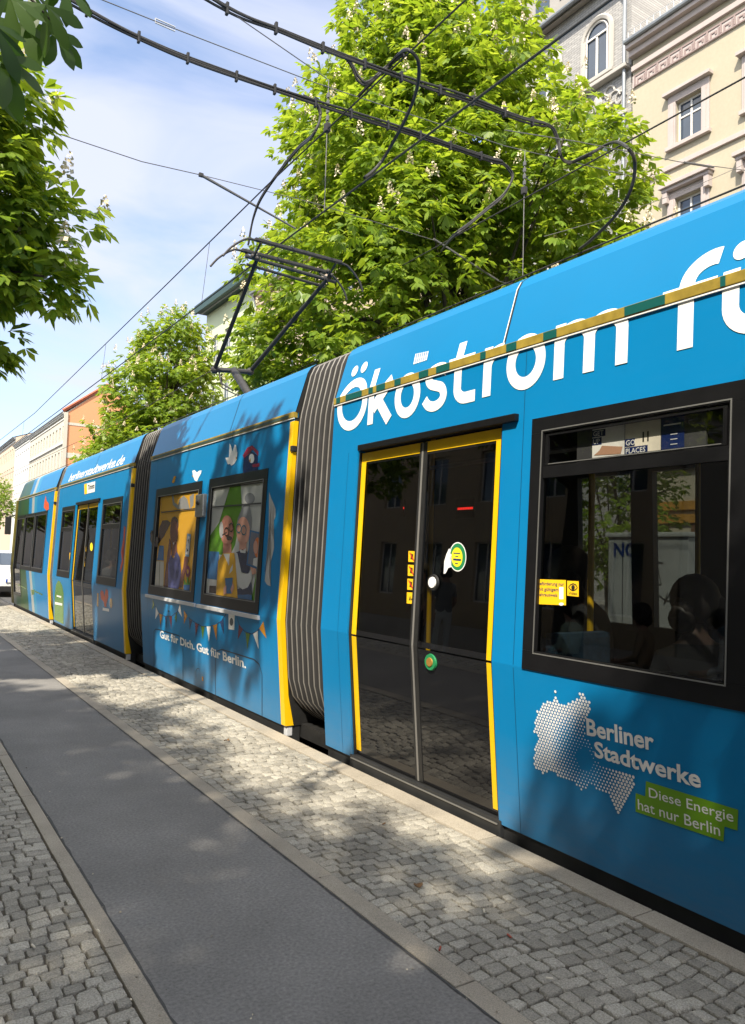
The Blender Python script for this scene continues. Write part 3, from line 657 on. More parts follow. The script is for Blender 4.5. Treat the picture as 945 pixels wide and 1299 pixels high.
letters('lettering', [stem(-2.692, BZ, XH), letters_arch(-2.692, -2.497), letters_arch(-2.497, -2.302)], M_white, TRAM)
letters('lettering', [stroke([(-1.9715, BZ), (-1.9715, 2.66)]+arc(-1.86, 2.66, .1115, .090, 180, 75, 12), .076), stem(-1.96, 2.603, 2.652, .262)], M_white, TRAM)
letters('lettering', [stroke([(-1.767, XH), (-1.767, 2.50)]+arc(-1.66, 2.50, .107, .094, 180, 360, 18)+[(-1.553, XH)], .074), dotp(-1.735, 2.735, .042), dotp(-1.59, 2.735, .042)], M_white, TRAM)
letters('lettering', [stem(-1.41, BZ, XH), stroke(arc(-1.30, 2.53, .106, .094, 180, 80, 12), W_)], M_white, TRAM)
# dark green stretches of the gutter strip between the letters
bm = bmesh.new()
for a, b in ((429, 434), (441, 461.5), (470, 475.5), (480, 491), (503, 511), (534, 546), (556, 573), (612, 619), (645, 658), (692, 709), (795, 846.6), (916.6, 923.4)):
    ya, yb = on_side(a, 516-.302*(a-425)-6)[0], on_side(b, 516-.302*(b-425)-6)[0]
    bm.faces.new([bm.verts.new((2.8245, y, z)) for y, z in ((ya, 2.5915), (yb, 2.5915), (yb, 2.634), (ya, 2.634))])
obj('gutter_patch', bm, M_dgreen, TRAM)
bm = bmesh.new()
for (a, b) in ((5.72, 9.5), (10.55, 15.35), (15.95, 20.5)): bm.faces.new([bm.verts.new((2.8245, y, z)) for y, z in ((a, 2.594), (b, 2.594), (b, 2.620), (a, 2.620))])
obj('gutter_patch', bm, mat('gutter_shade_green', (.035, .06, .05), .4, noise=(3, .4)), TRAM)  # shade on the farther sections' gutter, put in as a darker strip
# little ventilation mark of slanted bars
zt = Z(400, 420, 3.15)
side_decal('vent_mark', [PP(zt, [(393+k*8, 133-k*2.6), (398+k*8, 132-k*2.6), (406+k*8, 90-k*1.7), (402+k*8, 91-k*1.7)]) for k in range(7)], M_white, TRAM, .003)
def text_fit(name, body, pL, pR, pT, m, parent, bold=0.0, off=0.003, shear=0.0, dx=0.0):
    a, b, t = on_layer(*pL, dx), on_layer(*pR, dx), on_layer(*pT, dx)
    return text_side(name, body, a[0], a[1], t[1]-a[1], m, parent, off, bold, width=a[0]-b[0], slope=(b[1]-a[1])/(a[0]-b[0]), shear=shear)
text_side('lettering', 'berlinerstadtwerke.de', 14.80, 2.672, 0.15, M_white, TRAM, bold=.014, width=3.78, shear=.25)
# logo on the near flank: map of dots, two lines of lettering, green panel
outline = [ZL(*p) for p in ((200, 45), (214, 100), (245, 107), (265, 85), (293, 82), (296, 62), (308, 46), (318, 85), (342, 92), (338, 140), (322, 165), (316, 225), (342, 250), (352, 300), (365, 332), (420, 352), (510, 378), (514, 405), (500, 455), (478, 500), (452, 542), (435, 505), (412, 458), (372, 448), (345, 415), (312, 442), (300, 438), (272, 405), (235, 395), (200, 375), (178, 358), (155, 380), (115, 345), (122, 260), (140, 235), (118, 210), (120, 165), (132, 125), (165, 92), (192, 92))]
def inside(p, poly):
    c = False; j = len(poly)-1
    for i in range(len(poly)):
        a, b = poly[i], poly[j]
        if (a[1] > p[1]) != (b[1] > p[1]) and p[0] < (b[0]-a[0])*(p[1]-a[1])/(b[1]-a[1])+a[0]: c = not c
        j = i
    return c
ol = [on_side(*p) for p in outline]; cen = on_side(*ZL(318, 318))
ys_ = [p[0] for p in ol]; zs_ = [p[1] for p in ol]; dots = []; st_ = 0.0182
for i in range(60):
    for j in range(60):
        y = max(ys_)-i*st_-(j % 2)*st_/2; z = min(zs_)+j*st_*.82
        if y < min(ys_) or not inside((y, z), ol): continue
        d = math.hypot(y-cen[0], z-cen[1]); r = min(0.0072, 0.0012+0.030*max(0, d-0.02))
        if d < 0.05: continue
        dots.append([(y+r*math.cos(2*math.pi*k/8), z+r*math.sin(2*math.pi*k/8)) for k in range(8)])
LOGO = side_decal('dot_map', dots, M_dots, TRAM, .0025)
text_fit('lettering', 'Berliner', ZL(325, 222), ZL(590, 285), ZL(330, 160), M_dots, TRAM, bold=.026)
text_fit('lettering', 'Stadtwerke', ZL(356, 308), ZL(774, 432), ZL(361, 250), M_dots, TRAM, bold=.026)
GP = side_decal('green_panel', [PP(ZL, q) for q in ([(557, 405), (920, 518), (917, 600), (553, 482)], [(516, 470), (866, 583.4), (862, 643), (516, 525)], [(517, 452), (554.6, 465), (553, 482), (516, 470)])], mat('energy_green', (.13, .30, .004), .4), TRAM, .0025)
text_fit('lettering', 'Diese Energie', ZL(570, 467), ZL(902, 566), ZL(572, 430), M_dots, GP, bold=.004, off=.0035)
text_fit('lettering', 'hat nur Berlin', ZL(527, 515), ZL(850, 621), ZL(530, 476), M_dots, GP, bold=.004, off=.0035)
# door stickers
dd = 0.034
for k, (xa, ya, xb, yb) in enumerate(((422, 253, 459, 314), (419, 328, 456, 390), (416, 404, 453, 466), (413, 478, 450, 541))):
    s_ = side_decal('warning_sticker', [PP(ZD, [(xa, ya), (xb, ya+2), (xb-1, yb), (xa-1, yb-2)], dd)], mat('sticker_yellow', (.85, .50, .01), .5) if k == 0 else bpy.data.materials['sticker_yellow'], dl4[0], -.0335)
    cx, cy = (xa+xb)/2, (ya+yb)/2
    gl = [[(cx-4, cy-18), (cx+8, cy-12), (cx+6, cy+18), (cx-8, cy+14)]] if k < 3 else [[(cx-8, cy+12), (cx-2, cy-10), (cx+2, cy-10), (cx+2, cy+14)], [(cx+4, cy+2), (cx+11, cy+4), (cx+11, cy+12), (cx+4, cy+12)]]
    side_decal('pictogram', [PP(ZD, g, dd) for g in gl], mat('sticker_ink', (.06, .045, .01), .5), s_, -.033)
    if k < 3: side_decal('red_bar', [PP(ZD, [(xa+5, ya+10), (xa+10, ya+8), (xb-4, yb-8), (xb-9, yb-5)], dd)], M_red, s_, -.0325)
RS = side_decal('round_sticker', [EL(ZD, 690, 285, 47, 80, dd, 28)], M_white, dl4[1], -.0335)
side_decal('green_ring', [EL(ZD, 690, 285, 43, 74, dd, 28)], mat('sticker_green', (.015, .20, .07), .5), RS, -.033)
side_decal('yellow_disc', [EL(ZD, 687, 287, 30, 53, dd, 24)], mat('sticker_lemon', (.80, .66, .02), .5), RS, -.0325)
side_decal('sticker_print', [PP(ZD, q, dd) for q in ([(668, 262), (704, 264), (704, 270), (668, 268)], [(678, 280), (694, 281), (694, 286), (678, 285)], [(666, 294), (710, 297), (708, 308), (666, 304)], [(676, 318), (692, 319), (692, 325), (676, 323)])], M_navy, RS, -.032)
side_decal('printed_hand', [PP(ZD, [(644, 240), (656, 246), (650, 262), (658, 274), (651, 290), (659, 302), (652, 318), (657, 340), (640, 346), (626, 374), (615, 378), (618, 310), (630, 270)], dd)], M_white, RS, -.0315)
for (lf, c, r1, c1, r2, c2, nm) in ((dl4[1], (563, 425), (29, 45), M_rub, (20, 33), M_white, 'door_button'), (dl4[1], (549, 858), (30, 46), bpy.data.materials['sticker_green'], (16, 24), mat('brass_button', (.5, .26, .06), .35, metal=.5), 'door_button')):
    p = PP(ZD, [c], dd)[0]; ry_ = abs(PP(ZD, [(c[0]-r1[0], c[1])], dd)[0][0]-p[0]); rz_ = abs(PP(ZD, [(c[0], c[1]-r1[1])], dd)[0][1]-p[1])
    for nm_, m_, k, h0, h1 in ((nm, c1, 1.0, .0, .012), ('button_cap', c2, r2[0]/r1[0], .012, .018)):
        bm = bmesh.new(); rings = []
        for h in (h0, h1):
            kk = k*(1 if h == h0 else .93)
            rings.append([bm.verts.new((prof(p[1])+dd-.004-h, p[0]+ry_*kk*math.cos(2*math.pi*i/24), p[1]+rz_*kk*math.sin(2*math.pi*i/24))) for i in range(24)])
        for i in range(24): bm.faces.new((rings[0][i], rings[0][(i+1) % 24], rings[1][(i+1) % 24], rings[1][i]))
        bm.faces.new(rings[1]); 
        lf = obj(nm_, bm, m_, lf)
# window stickers
dw = 0.014
ST = side_decal('window_sticker', [PP(Z5, [(107, 402), (203, 405), (203, 488), (107, 484)], dw)], bpy.data.materials['sticker_yellow'], w4, -.0125)
for i, t in enumerate(('Beförderung nur', 'mit gültigem', 'Fahrausweis')):
    w_ = (86, 68, 64)[i]; text_fit('lettering', t, Z5(111, 421+i*18), Z5(111+w_, 424+i*18), Z5(111, 410+i*18), M_navy, ST, off=-.0115, dx=dw, bold=.01)
side_decal('sticker_stripe', [PP(Z5, [(181, 428), (195, 428), (195, 468), (181, 468)], dw), EL(Z5, 188, 484, 8, 5, dw)], M_white, ST, -.012)
SE = side_decal('window_sticker', [PP(Z5, [(207, 407), (245, 409), (245, 460), (207, 456)], dw)], bpy.data.materials['sticker_yellow'], w4, -.0125)
side_decal('eye_symbol', stroke(PP(Z5, [(212, 428), (219, 420), (227, 417), (236, 421), (241, 430), (235, 437), (226, 440), (218, 436), (212, 428)], dw), .006), M_rub, SE, -.012)
side_decal('eye_pupil', [EL(Z5, 227, 429, 6, 8, dw)], M_rub, SE, -.0115)
text_fit('lettering', 'Video', Z5(212, 452), Z5(240, 454), Z5(212, 443), M_rub, SE, off=-.0115, dx=dw, bold=.01)
for zz in ((210, 1015, 232, 1070),): side_decal('window_sticker', [PP(ZN, [(zz[0], zz[1]), (zz[2], zz[1]-2), (zz[2]-2, zz[3]), (zz[0]-2, zz[3])], dw)], bpy.data.materials['sticker_yellow'], w2b, -.0125)
side_decal('warning_sticker', [PP(ZN, q, dd) for q in ([(328, 965), (342, 964), (341, 1005), (327, 1006)], [(324, 1015), (336, 1014), (334, 1060), (322, 1060)], [(320, 1068), (332, 1067), (330, 1125), (317, 1125)])], bpy.data.materials['sticker_yellow'], dl2[0], -.0335)
side_decal('round_sticker', [EL(ZN, 384, 968, 11, 34, dd)], bpy.data.materials['sticker_lemon'], dl2[1], -.0335)
# ---- illustrated film on the two windows of the third section
SK1, SK2, SK3 = art(122, 78, 70), art(205, 140, 120), art(228, 170, 150)
def pict(name, layers, parent, base):
    """layers: (colour, [polygons in crop coords]); later ones lie over earlier ones"""
    for i, (c, polys) in enumerate(layers):
        side_decal(name, [p if isinstance(p[0][0], float) and abs(p[0][1]) < 5 and p[0][0] < 40 and p[0][0] > 4 and False else p for p in polys], c, parent, base+i*.0005)
E_ = lambda *a: EL(ZB, *a, dw); P_ = lambda *p: PP(ZB, p, dw)
pict('film_picture', [
 (art(222, 168, 52), [P_((84, 222), (371, 178), (322, 956), (40, 913))]),
 (art(150, 150, 150), [P_((208, 330), (222, 258), (255, 228), (282, 255), (300, 328)), P_((165, 225), (178, 222), (186, 280), (214, 300), (214, 332), (175, 300)), P_((300, 235), (332, 210), (328, 300), (305, 330))]),
 (art(96, 74, 74), [P_((158, 430), (130, 412), (95, 416), (72, 470), (64, 560), (62, 596), (110, 530), (140, 470)), E_(187, 445, 30, 60)]),
 (art(60, 120, 175), [P_((74, 602), (106, 604), (106, 716), (56, 712))]),
 (art(215, 212, 200), [P_((52, 718), (108, 722), (104, 916), (40, 910))]),
 (art(120, 118, 110), [P_((76, 722), (80, 722), (74, 914), (70, 914))]),
 (SK1, [E_(184, 505, 30, 95), P_((150, 545), (166, 590), (160, 700), (136, 925), (110, 920), (112, 850), (132, 690)), P_((170, 580), (205, 580), (208, 680), (165, 680)), P_((262, 688), (292, 676), (292, 720), (262, 830), (245, 918), (224, 912), (228, 850), (252, 770))]),
 (art(84, 88, 140), [P_((140, 935), (140, 740), (160, 672), (180, 700), (205, 648), (228, 690), (238, 800), (222, 915), (212, 938))]),
 (art(120, 160, 190), [P_((284, 512), (312, 520), (298, 688), (268, 682))]),
 (art(226, 226, 222), [P_((288, 532), (306, 537), (294, 672), (274, 668)), P_((175, 582), (187, 578), (184, 598))]),
 (art(70, 70, 72), [P_((287, 560), (300, 556), (292, 590)), P_((280, 620), (294, 640), (278, 655))]),
 (art(136, 60, 92), [E_(289, 796, 17, 45)]), (art(240, 180, 70), [E_(289, 796, 7, 18)]),
 (art(90, 150, 50), [P_((284, 840), (292, 840), (296, 895), (312, 845), (305, 900), (262, 896), (260, 850), (280, 888))]),
 (art(60, 120, 180), [P_((258, 896), (306, 898), (302, 950), (258, 944))]),
], w3a, -.0125)
pict('film_picture', [
 (art(205, 208, 205), [P_((465, 158), (872, 105), (820, 1040), (420, 975))]),
 (art(92, 150, 36), [P_((608, 142), (682, 134), (692, 330), (640, 600), (600, 680), (440, 660), (445, 540), (520, 430), (572, 290)), P_((800, 800), (832, 790), (818, 1036), (760, 1024))]),
 (art(60, 120, 175), [P_((440, 645), (522, 650), (505, 860), (432, 850))]),
 (art(225, 225, 222), [P_((452, 858), (498, 860), (498, 978), (432, 968))]), (art(84, 70, 70), [P_((448, 903), (498, 905), (498, 962), (446, 956))]),
 (art(140, 144, 150), [E_(752, 250, 38, 42), P_((690, 330), (715, 285), (752, 300), (768, 400), (764, 480), (742, 560), (735, 450), (668, 440), (650, 470), (662, 400))]),
 (SK3, [E_(702, 495, 50, 108), P_((675, 580), (725, 580), (730, 650), (672, 640))]),
 (SK2, [E_(582, 492, 50, 116), P_((552, 590), (614, 590), (616, 672), (552, 672))]),
 (art(220, 220, 218), [E_(540, 485, 15, 62)]), (art(72, 62, 62), [E_(600, 548, 22, 16), P_((545, 520), (580, 500), (582, 508), (548, 530))]),
 (art(235, 180, 44), [P_((500, 975), (516, 720), (552, 660), (636, 658), (652, 740), (662, 1004))]),
 (art(232, 232, 228), [P_((556, 664), (604, 664), (598, 755)), P_((628, 740), (624, 790), (600, 815), (606, 780))]),
 (art(46, 58, 92), [P_((650, 655), (700, 632), (738, 650), (758, 760), (742, 815), (690, 800), (655, 700)), P_((662, 930), (764, 880), (770, 970), (664, 972))]),
 (art(226, 226, 224), [P_((646, 655), (662, 660), (694, 812), (745, 812), (768, 782), (770, 850), (742, 915), (700, 932), (664, 900), (650, 760)), P_((680, 630), (705, 640), (728, 622), (722, 660), (684, 655))]),
 (art(52, 112, 165), [P_((570, 848), (628, 844), (618, 962), (576, 962)), P_((664, 972), (770, 970), (772, 1034), (664, 1004)), P_((755, 485), (868, 512), (862, 800), (730, 748), (745, 620))]),
 (art(112, 120, 138), [P_((764, 500), (858, 525), (845, 775), (742, 738))]),
 (art(236, 128, 66), [E_(815, 620, 27, 78), P_((820, 640), (842, 640), (838, 730), (818, 720))]),
 (SK3, [E_(800, 615, 17, 50), P_((760, 765), (800, 775), (806, 812), (775, 822)), P_((560, 920), (580, 900), (582, 960), (560, 975)), P_((612, 930), (630, 880), (640, 920), (620, 965))]),
 (art(232, 232, 228), [P_((785, 700), (822, 690), (822, 770), (780, 748))]),
], w3b, -.0125)
for nm, (cx, cy, rx, ry), m_ in (('g', (674, 474, 18, 32), art(50, 120, 135)), ('g', (712, 488, 18, 34), art(50, 120, 135)), ('g', (582, 500, 16, 30), art(50, 44, 44)), ('g', (616, 468, 15, 30), art(50, 44, 44))):
    side_decal('film_picture', stroke(EL(ZB, cx, cy, rx, ry, dw)+[EL(ZB, cx, cy, rx, ry, dw)[0]], .012), m_, w3b, -.003)
# hopper lines printed over by the window's own opening light
for par, pts in ((w3a, [(92, 355), (362, 325)]), (w3b, [(472, 316), (866, 284)])): side_decal('hopper_joint', stroke(PP(ZB, pts, dw), .014), M_rub, par, -.002)
for par, pts in ((w3a, [(92, 240), (92, 355)]), (w3b, [(476, 185), (470, 316)]), (w3b, [(856, 130), (850, 284)]), (w3b, [(476, 178), (856, 128)]), (w3a, [(92, 236), (364, 196)])): side_decal('hopper_joint', stroke(PP(ZB, pts, dw), .009), M_rub, par, -.0025)
# prints on the body round those windows
D_ = lambda name, zf, polys, m_, off=.0022: side_decal(name, [PP(zf, p) for p in polys], m_, TRAM, off)
D_('printed_hair', ZB, [[(66, 545), (40, 530), (22, 528), (14, 500), (26, 492), (14, 488), (5, 510), (4, 560), (22, 606), (60, 612)]], art(62, 52, 60))
D_('printed_tablet', ZB, [[(900, 516), (908, 522), (895, 610), (872, 790), (862, 800)]], art(52, 112, 165))
D_('printed_curtain', ZB, [[(896, 200), (912, 250), (930, 290), (944, 330), (943, 385), (920, 440), (912, 490), (930, 560), (933, 620), (915, 700), (896, 770), (897, 840), (907, 908), (880, 895), (862, 868), (872, 800), (905, 640), (905, 520), (892, 500)]], art(212, 214, 214))
D_('printed_bird', ZA, [[(320, 286), (334, 281), (350, 297), (364, 285), (379, 284), (375, 302), (360, 330), (350, 353), (336, 347), (326, 322)], [(557, 112), (566, 128), (575, 162), (590, 120), (597, 122), (593, 165), (606, 172), (602, 215), (586, 242), (567, 254), (560, 242), (545, 246), (548, 225), (530, 204), (552, 200)]], M_white)
D_('printed_birdhouse', ZA, [[(646, 186), (692, 160), (736, 190), (736, 292), (640, 302)]], art(28, 52, 120))
D_('printed_birdhouse', ZA, [[(640, 190), (668, 140), (700, 124), (741, 165), (738, 192), (703, 150), (650, 208)], [(700, 246), (746, 236), (746, 258), (704, 264)]], art(170, 44, 84), .0028)
D_('printed_bird', ZA, [[(697+17*math.cos(t/3), 208+30*math.sin(t/3)) for t in range(18)]], M_white, .0034)
D_('printed_beak', ZA, [[(690, 205), (680, 225), (692, 232)], [(598, 195), (606, 205), (598, 215)], [(320, 312), (326, 318), (322, 328)], [(190, 360), (205, 320), (220, 320), (205, 365)]], art(235, 165, 30), .004)
bt = {'g': [[(78, 0), (91, 42), (72, 76)], [(248, 90), (232, 128), (244, 168)], [(417, 190), (444, 192), (430, 285)], [(732, 236), (764, 246), (744, 355)]],
 'w': [[(100, 55), (119, 100), (95, 142)], [(270, 34), (256, 80), (284, 128)], [(458, 193), (487, 192), (474, 300)], [(785, 246), (818, 224), (824, 352)]],
 'y': [[(122, 100), (147, 112), (132, 188)], [(296, 76), (322, 118), (298, 175)], [(501, 186), (532, 175), (527, 290)], [(858, 156), (828, 208), (880, 278)]],
 'r': [[(193, 120), (213, 120), (209, 212)], [(375, 164), (400, 178), (381, 266)], [(684, 176), (714, 212), (678, 285)]], 'n': [[(162, 118), (178, 120), (172, 210)], [(332, 134), (356, 150), (338, 215)], [(549, 160), (577, 136), (580, 250)]]}
for k_, m_ in (('g', art(104, 150, 30)), ('w', M_white), ('y', art(236, 160, 20)), ('r', art(130, 36, 56)), ('n', art(30, 66, 120))): D_('printed_bunting', Z8, bt[k_], m_)
for pts in ([(330, 130), (375, 165), (420, 190), (470, 194), (520, 183), (560, 155), (598, 100)], [(668, 120), (690, 190), (730, 232), (775, 246), (820, 222), (845, 190), (856, 158)], [(95, 50), (120, 98), (160, 120), (210, 120), (250, 90), (272, 34)]):
    side_decal('printed_string', stroke(PP(Z8, pts), .007), art(20, 50, 100), TRAM, .0019)
text_fit('lettering', 'Gut für Dich. Gut für Berlin.', Z8(130, 270), Z8(736, 487), Z8(134, 222), M_white, TRAM, bold=.027, off=.0026)
D_('data_plate', Z8, [[(612, 104), (656, 110), (653, 218), (612, 212)]], M_white); D_('data_plate', Z8, [[(633+13*math.cos(t/3), 160+28*math.sin(t/3)) for t in range(18)]], art(110, 115, 120), .003)
D_('catch', Z8, [[(424, 545), (434, 548), (434, 578), (424, 575)]], art(236, 160, 20)); side_decal('panel_joint', stroke(PP(Z8, [(382, 555), (382, 505), (392, 488), (405, 490), (410, 510)]), .006), M_rub, TRAM, .0018)
D_('rivet', Z8, [[(190+6*math.cos(t/2), 85+7*math.sin(t/2)) for t in range(12)]], M_rub)
p = on_side(*ZB(394, 305)); bm = bmesh.new(); box(bm, 2.772, 2.83, p[0]-.12, p[0]+.10, p[1]-.12, p[1]+.12, bev=.015); rb = obj('reader_box', bm, M_alu, TRAM)
bm = bmesh.new(); blob(bm, (2.772, p[0], p[1]+.03), .028); obj('reader_lens', bm, M_rub, rb)
# prints on the second and front sections
D_('ticket_sign', ZN, [[(328, 468), (415, 444), (412, 528), (330, 549)]], M_white); D_('ticket_sign', ZN, [[(328, 468), (349, 462), (350, 543), (330, 549)]], bpy.data.materials['sticker_yellow'], .003)
text_fit('lettering', 'Tickets', ZN(354, 515), ZN(408, 498), ZN(354, 476), M_rub, TRAM, off=.0035, bold=.02)
D_('printed_hill', ZM, [[(88, 228), (70, 262), (60, 340), (56, 540), (130, 578), (131, 330), (120, 270), (104, 238)]], art(104, 158, 50))
D_('printed_caption', ZM, [[(76, 345), (112, 355), (112, 368), (76, 358)], [(62, 400), (120, 412), (120, 430), (62, 420)], [(445, 445), (495, 455), (495, 478), (443, 468)]], M_white, .003)
D_('printed_flower', ZM, [[(424, 330), (434, 305), (450, 320), (455, 360), (470, 295), (485, 310), (488, 360), (472, 420), (474, 442), (456, 438), (452, 400), (430, 375)]], M_orange)
D_('printed_post', ZM, [[(398, 328), (412, 330), (410, 438), (396, 434)], [(510+12*math.cos(t/3), 410+42*math.sin(t/3)) for t in range(18)]], art(205, 150, 60))
D_('printed_scarf', ZN, [[(645, 798), (658, 815), (652, 900), (632, 1015), (640, 1095), (618, 1175), (612, 1150), (628, 1070), (622, 1010), (640, 900)]], M_orange)
zq = Z(0, 600, 6.5)
D_('printed_flame', zq, [[(378, 185), (384, 230), (402, 250), (404, 300), (384, 310), (362, 285), (366, 240)]], M_orange)
D_('printed_vine', zq, [[(258, 965), (286, 960), (284, 1000), (262, 1005)], [(150, 915), (215, 950), (214, 958), (150, 926)], [(290, 970), (352, 1000), (350, 1008), (290, 982)]], art(90, 130, 40))

# ------------------------------------------------------------------ pantograph
PG = obj('pantograph', tube(bmesh.new(), [(4.0, 9.86, 3.98), (4.0, 9.3, 3.55), (4.0, 8.75, 3.16)], .055, n=12), M_steel, TRAM, smooth=True)
EL_L, EL_R, HL, HR = Vector((3.74, 9.92, 3.96)), Vector((4.27, 9.92, 4.02)), Vector((3.70, 8.52, 5.06)), Vector((4.62, 8.40, 4.98))
for nm, a, b, r in (('upper_arm', EL_L, HL, .030), ('upper_arm', EL_R, HR, .030)): obj(nm, tube(bmesh.new(), [a, b], r, n=10, r2=r*.85), M_rub, PG)
bm = tube(bmesh.new(), [EL_L+Vector((-.04, 0, 0)), EL_R+Vector((.04, 0, 0))], .035, n=10); 
for e in (EL_L, EL_R): blob(bm, e, .055)
tube(bm, [(4.0, 9.86, 3.98), EL_L], .02); tube(bm, [(3.8, 9.9, 3.93), (3.78, 9.75, 3.75), (3.85, 9.5, 3.62)], .012); tube(bm, [(3.86, 9.95, 3.93), (3.9, 10.02, 3.75), (4.0, 9.4, 3.5)], .009)
obj('elbow_joint', bm, M_steel, PG, smooth=False)
for dy, dz in ((-.20, .06), (.20, .06)):
    bm = tube(bmesh.new(), smooth_path([(3.16, 8.46+dy, 4.83+dz), (3.26, 8.46+dy, 4.96+dz), (3.42, 8.46+dy, 5.09+dz), (3.56, 8.46+dy, 5.12+dz), (4.15, 8.46+dy, 5.13+dz), (4.74, 8.46+dy, 5.12+dz), (4.88, 8.46+dy, 5.08+dz), (5.02, 8.46+dy, 4.95+dz), (5.08, 8.46+dy, 4.82+dz)], 5), .014, n=8)
    box(bm, 3.55, 4.75, 8.46+dy-.03, 8.46+dy+.03, 5.11+dz, 5.145+dz, bev=.008); obj('contact_strip', bm, M_steel, PG)
bm = tube(bmesh.new(), [(3.52, 8.46, 5.04), (4.78, 8.46, 5.00)], .022); tube(bm, [(3.60, 8.60, 5.00), (4.70, 8.60, 4.96)], .018)
for x in (3.62, 4.66):
    tube(bm, [(x, 8.24, 5.16), (x, 8.46, 5.03), (x, 8.68, 5.16)], .014)
    for k in range(5): blob(bm, (x+random.uniform(-.05, .05), 8.46+random.uniform(-.1, .1), 5.06+random.uniform(-.05, .05)), .03, 8)
obj('head_frame', bm, M_steel, PG)
bm = box(bmesh.new(), 3.5, 4.5, 8.2, 9.3, 3.09, 3.2, bev=.03); obj('base_frame', bm, M_steel, PG)
# ------------------------------------------------------------------ overhead wires
def wire(name, pts, r, label, cat, group=None, m=None, n=6):
    return tag(obj(name, tube(bmesh.new(), pts, r, n=n), m or M_wire), label, cat, group)
def sag(a, b, s=0.03, n=10): 
    a, b = Vector(a), Vector(b); return [a.lerp(b, i/n)-Vector((0, 0, s*4*(i/n)*(1-i/n))) for i in range(n+1)]
ZW = 5.31
wire('contact_wire', [(3.99, -25, ZW), (4.0, 3, ZW), (3.96, 8.5, ZW-.02), (4.02, 16, ZW), (4.05, 60, ZW-.05), (4.05, 200, ZW-.1)], .011, 'straight contact wire touched by the raised pantograph', 'wire')
wire('messenger_wire', [(4.0, -25, 6.4), (4.0, 4, 6.30), (4.0, 9, 6.27), (4.02, 13, 6.18), (4.05, 27, 5.86), (4.05, 60, 6.2), (4.05, 200, 6.2)], .010, 'upper carrier wire hung above the pantograph, running into the distance over the tram', 'wire')
wire('contact_wire', [(7.1, -25, ZW-.02), (7.1, 6, ZW-.02), (7.1, 60, ZW), (7.1, 200, ZW)], .011, 'lower wire just above the near tram roof edge, over the far track', 'wire')
wire('messenger_wire', [(7.1, -25, 6.5), (7.1, 3.5, 6.42), (7.1, 5.5, 6.40), (7.1, 30, 6.1), (7.1, 60, 6.4), (7.1, 200, 6.3)], .010, 'upper carrier wire crossing in front of the cream facade, over the far track', 'wire')
for y, za in ((11.1, 6.22), (17.5, 6.05), (29, 5.87)):
    wire('dropper', [(4.02, y, za), (4.02, y+.25, ZW)], .004, 'thin dropper between carrier and contact wire, %s' % {11.1: 'the one nearest the pantograph', 17.5: 'over the second tram section', 29: 'farthest one, by the orange gable'}[y], 'wire', 'dropper wires over the track', M_wireg)
def hanger(xp, y, ztop, zc, zb, lab):
    r_ = root('wire_hanger', (xp, y, zb), lab, 'hanger', 'insulated wire hangers')
    obj('rod', TB([(xp, y, ztop), (xp, y, zb)], .006), M_wireg, r_)
    bm = bmesh.new()
    for k in range(4): box(bm, xp-.012, xp+.012, y-.02, y+.02, zc+.06+k*.09, zc+.12+k*.09, bev=.006)
    obj('insulator', bm, mat('grey_insulator', (.12, .12, .12), .4) if 'grey_insulator' not in bpy.data.materials else bpy.data.materials['grey_insulator'], r_)
    bm = bmesh.new(); box(bm, xp-.03, xp+.03, y-.035, y+.035, zc-.07, zc+.03, bev=.012); obj('clamp', bm, M_wire, r_)
p = on_x(415, 160, 4.0); hanger(4.0, p.y, on_y(415, 100, p.y).z, p.z, ZW, 'insulated hanger left of the big crown, holding the carrier above the pantograph')
p = on_x(665, 240, 7.1); hanger(7.1, p.y, on_y(666, 192, p.y).z, p.z, ZW, 'insulated hanger in front of the big crown, holding the far carrier wire')
def cable_bundle(name, pts, label, group=None, spread=.022, ties=True, m=None, n=3, r=.013):
    P = smooth_path(pts, 8); r_ = root(name, P[0], label, 'cable', group)
    for k in range(n):
        dz = (k-(n-1)/2)*spread
        obj('cable', tube(bmesh.new(), [q+Vector((0, .01*math.sin(k*2+i*.15), dz+.004*math.sin(i*.4+k))) for i, q in enumerate(P)], r, n=6), M_wire, r_)
    if ties:
        acc = 0
        for a, b in zip(P, P[1:]):
            acc += (b-a).length
            if acc > .42:
                acc = 0; bm = bmesh.new(); box(bm, b.x-.013, b.x+.013, b.y-.02, b.y+.02, b.z-.055, b.z+.055, bev=.008); obj('tie', bm, M_rub, r_)
    return r_
HY = lambda y: (lambda px, py: on_y(px, py, y))
h7, h6 = HY(7.05), HY(6.1)
l7 = h7(90, 0); d7 = h7(300, 97)-l7
cable_bundle('feeder_cable', [l7-d7*3.0+Vector((0, 0, 1.1)), l7-d7*1.0+Vector((0, 0, .25)), h7(90, 2), h7(200, 58), h7(300, 97), h7(400, 130), h7(520, 168), h7(610, 198), h7(637, 206)], 'tied feeder cables crossing above the middle of the tram, the lower of two bundles')
cable_bundle('feeder_loop', [h7(385, 122), h7(402, 132), h7(406, 150), h7(396, 172), on_x(375, 192, 4.0), on_x(335, 245, 4.0), on_x(322, 275, 4.0), on_x(315, 310, 4.0)], 'short cable loop dropping from the lower feeder bundle to the wire above the pantograph', 'looped feeder ends', n=2, ties=False)
cable_bundle('feeder_loop', [h7(625, 202), h7(642, 210), h7(650, 225), h7(640, 245), h7(622, 262), h7(600, 280), h7(575, 300), on_x(560, 318, 7.1)], 'cable loop ending the lower feeder bundle in front of the big crown', 'looped feeder ends', n=2, ties=False)
l6 = h6(270, 0); d6 = h6(440, 75)-l6
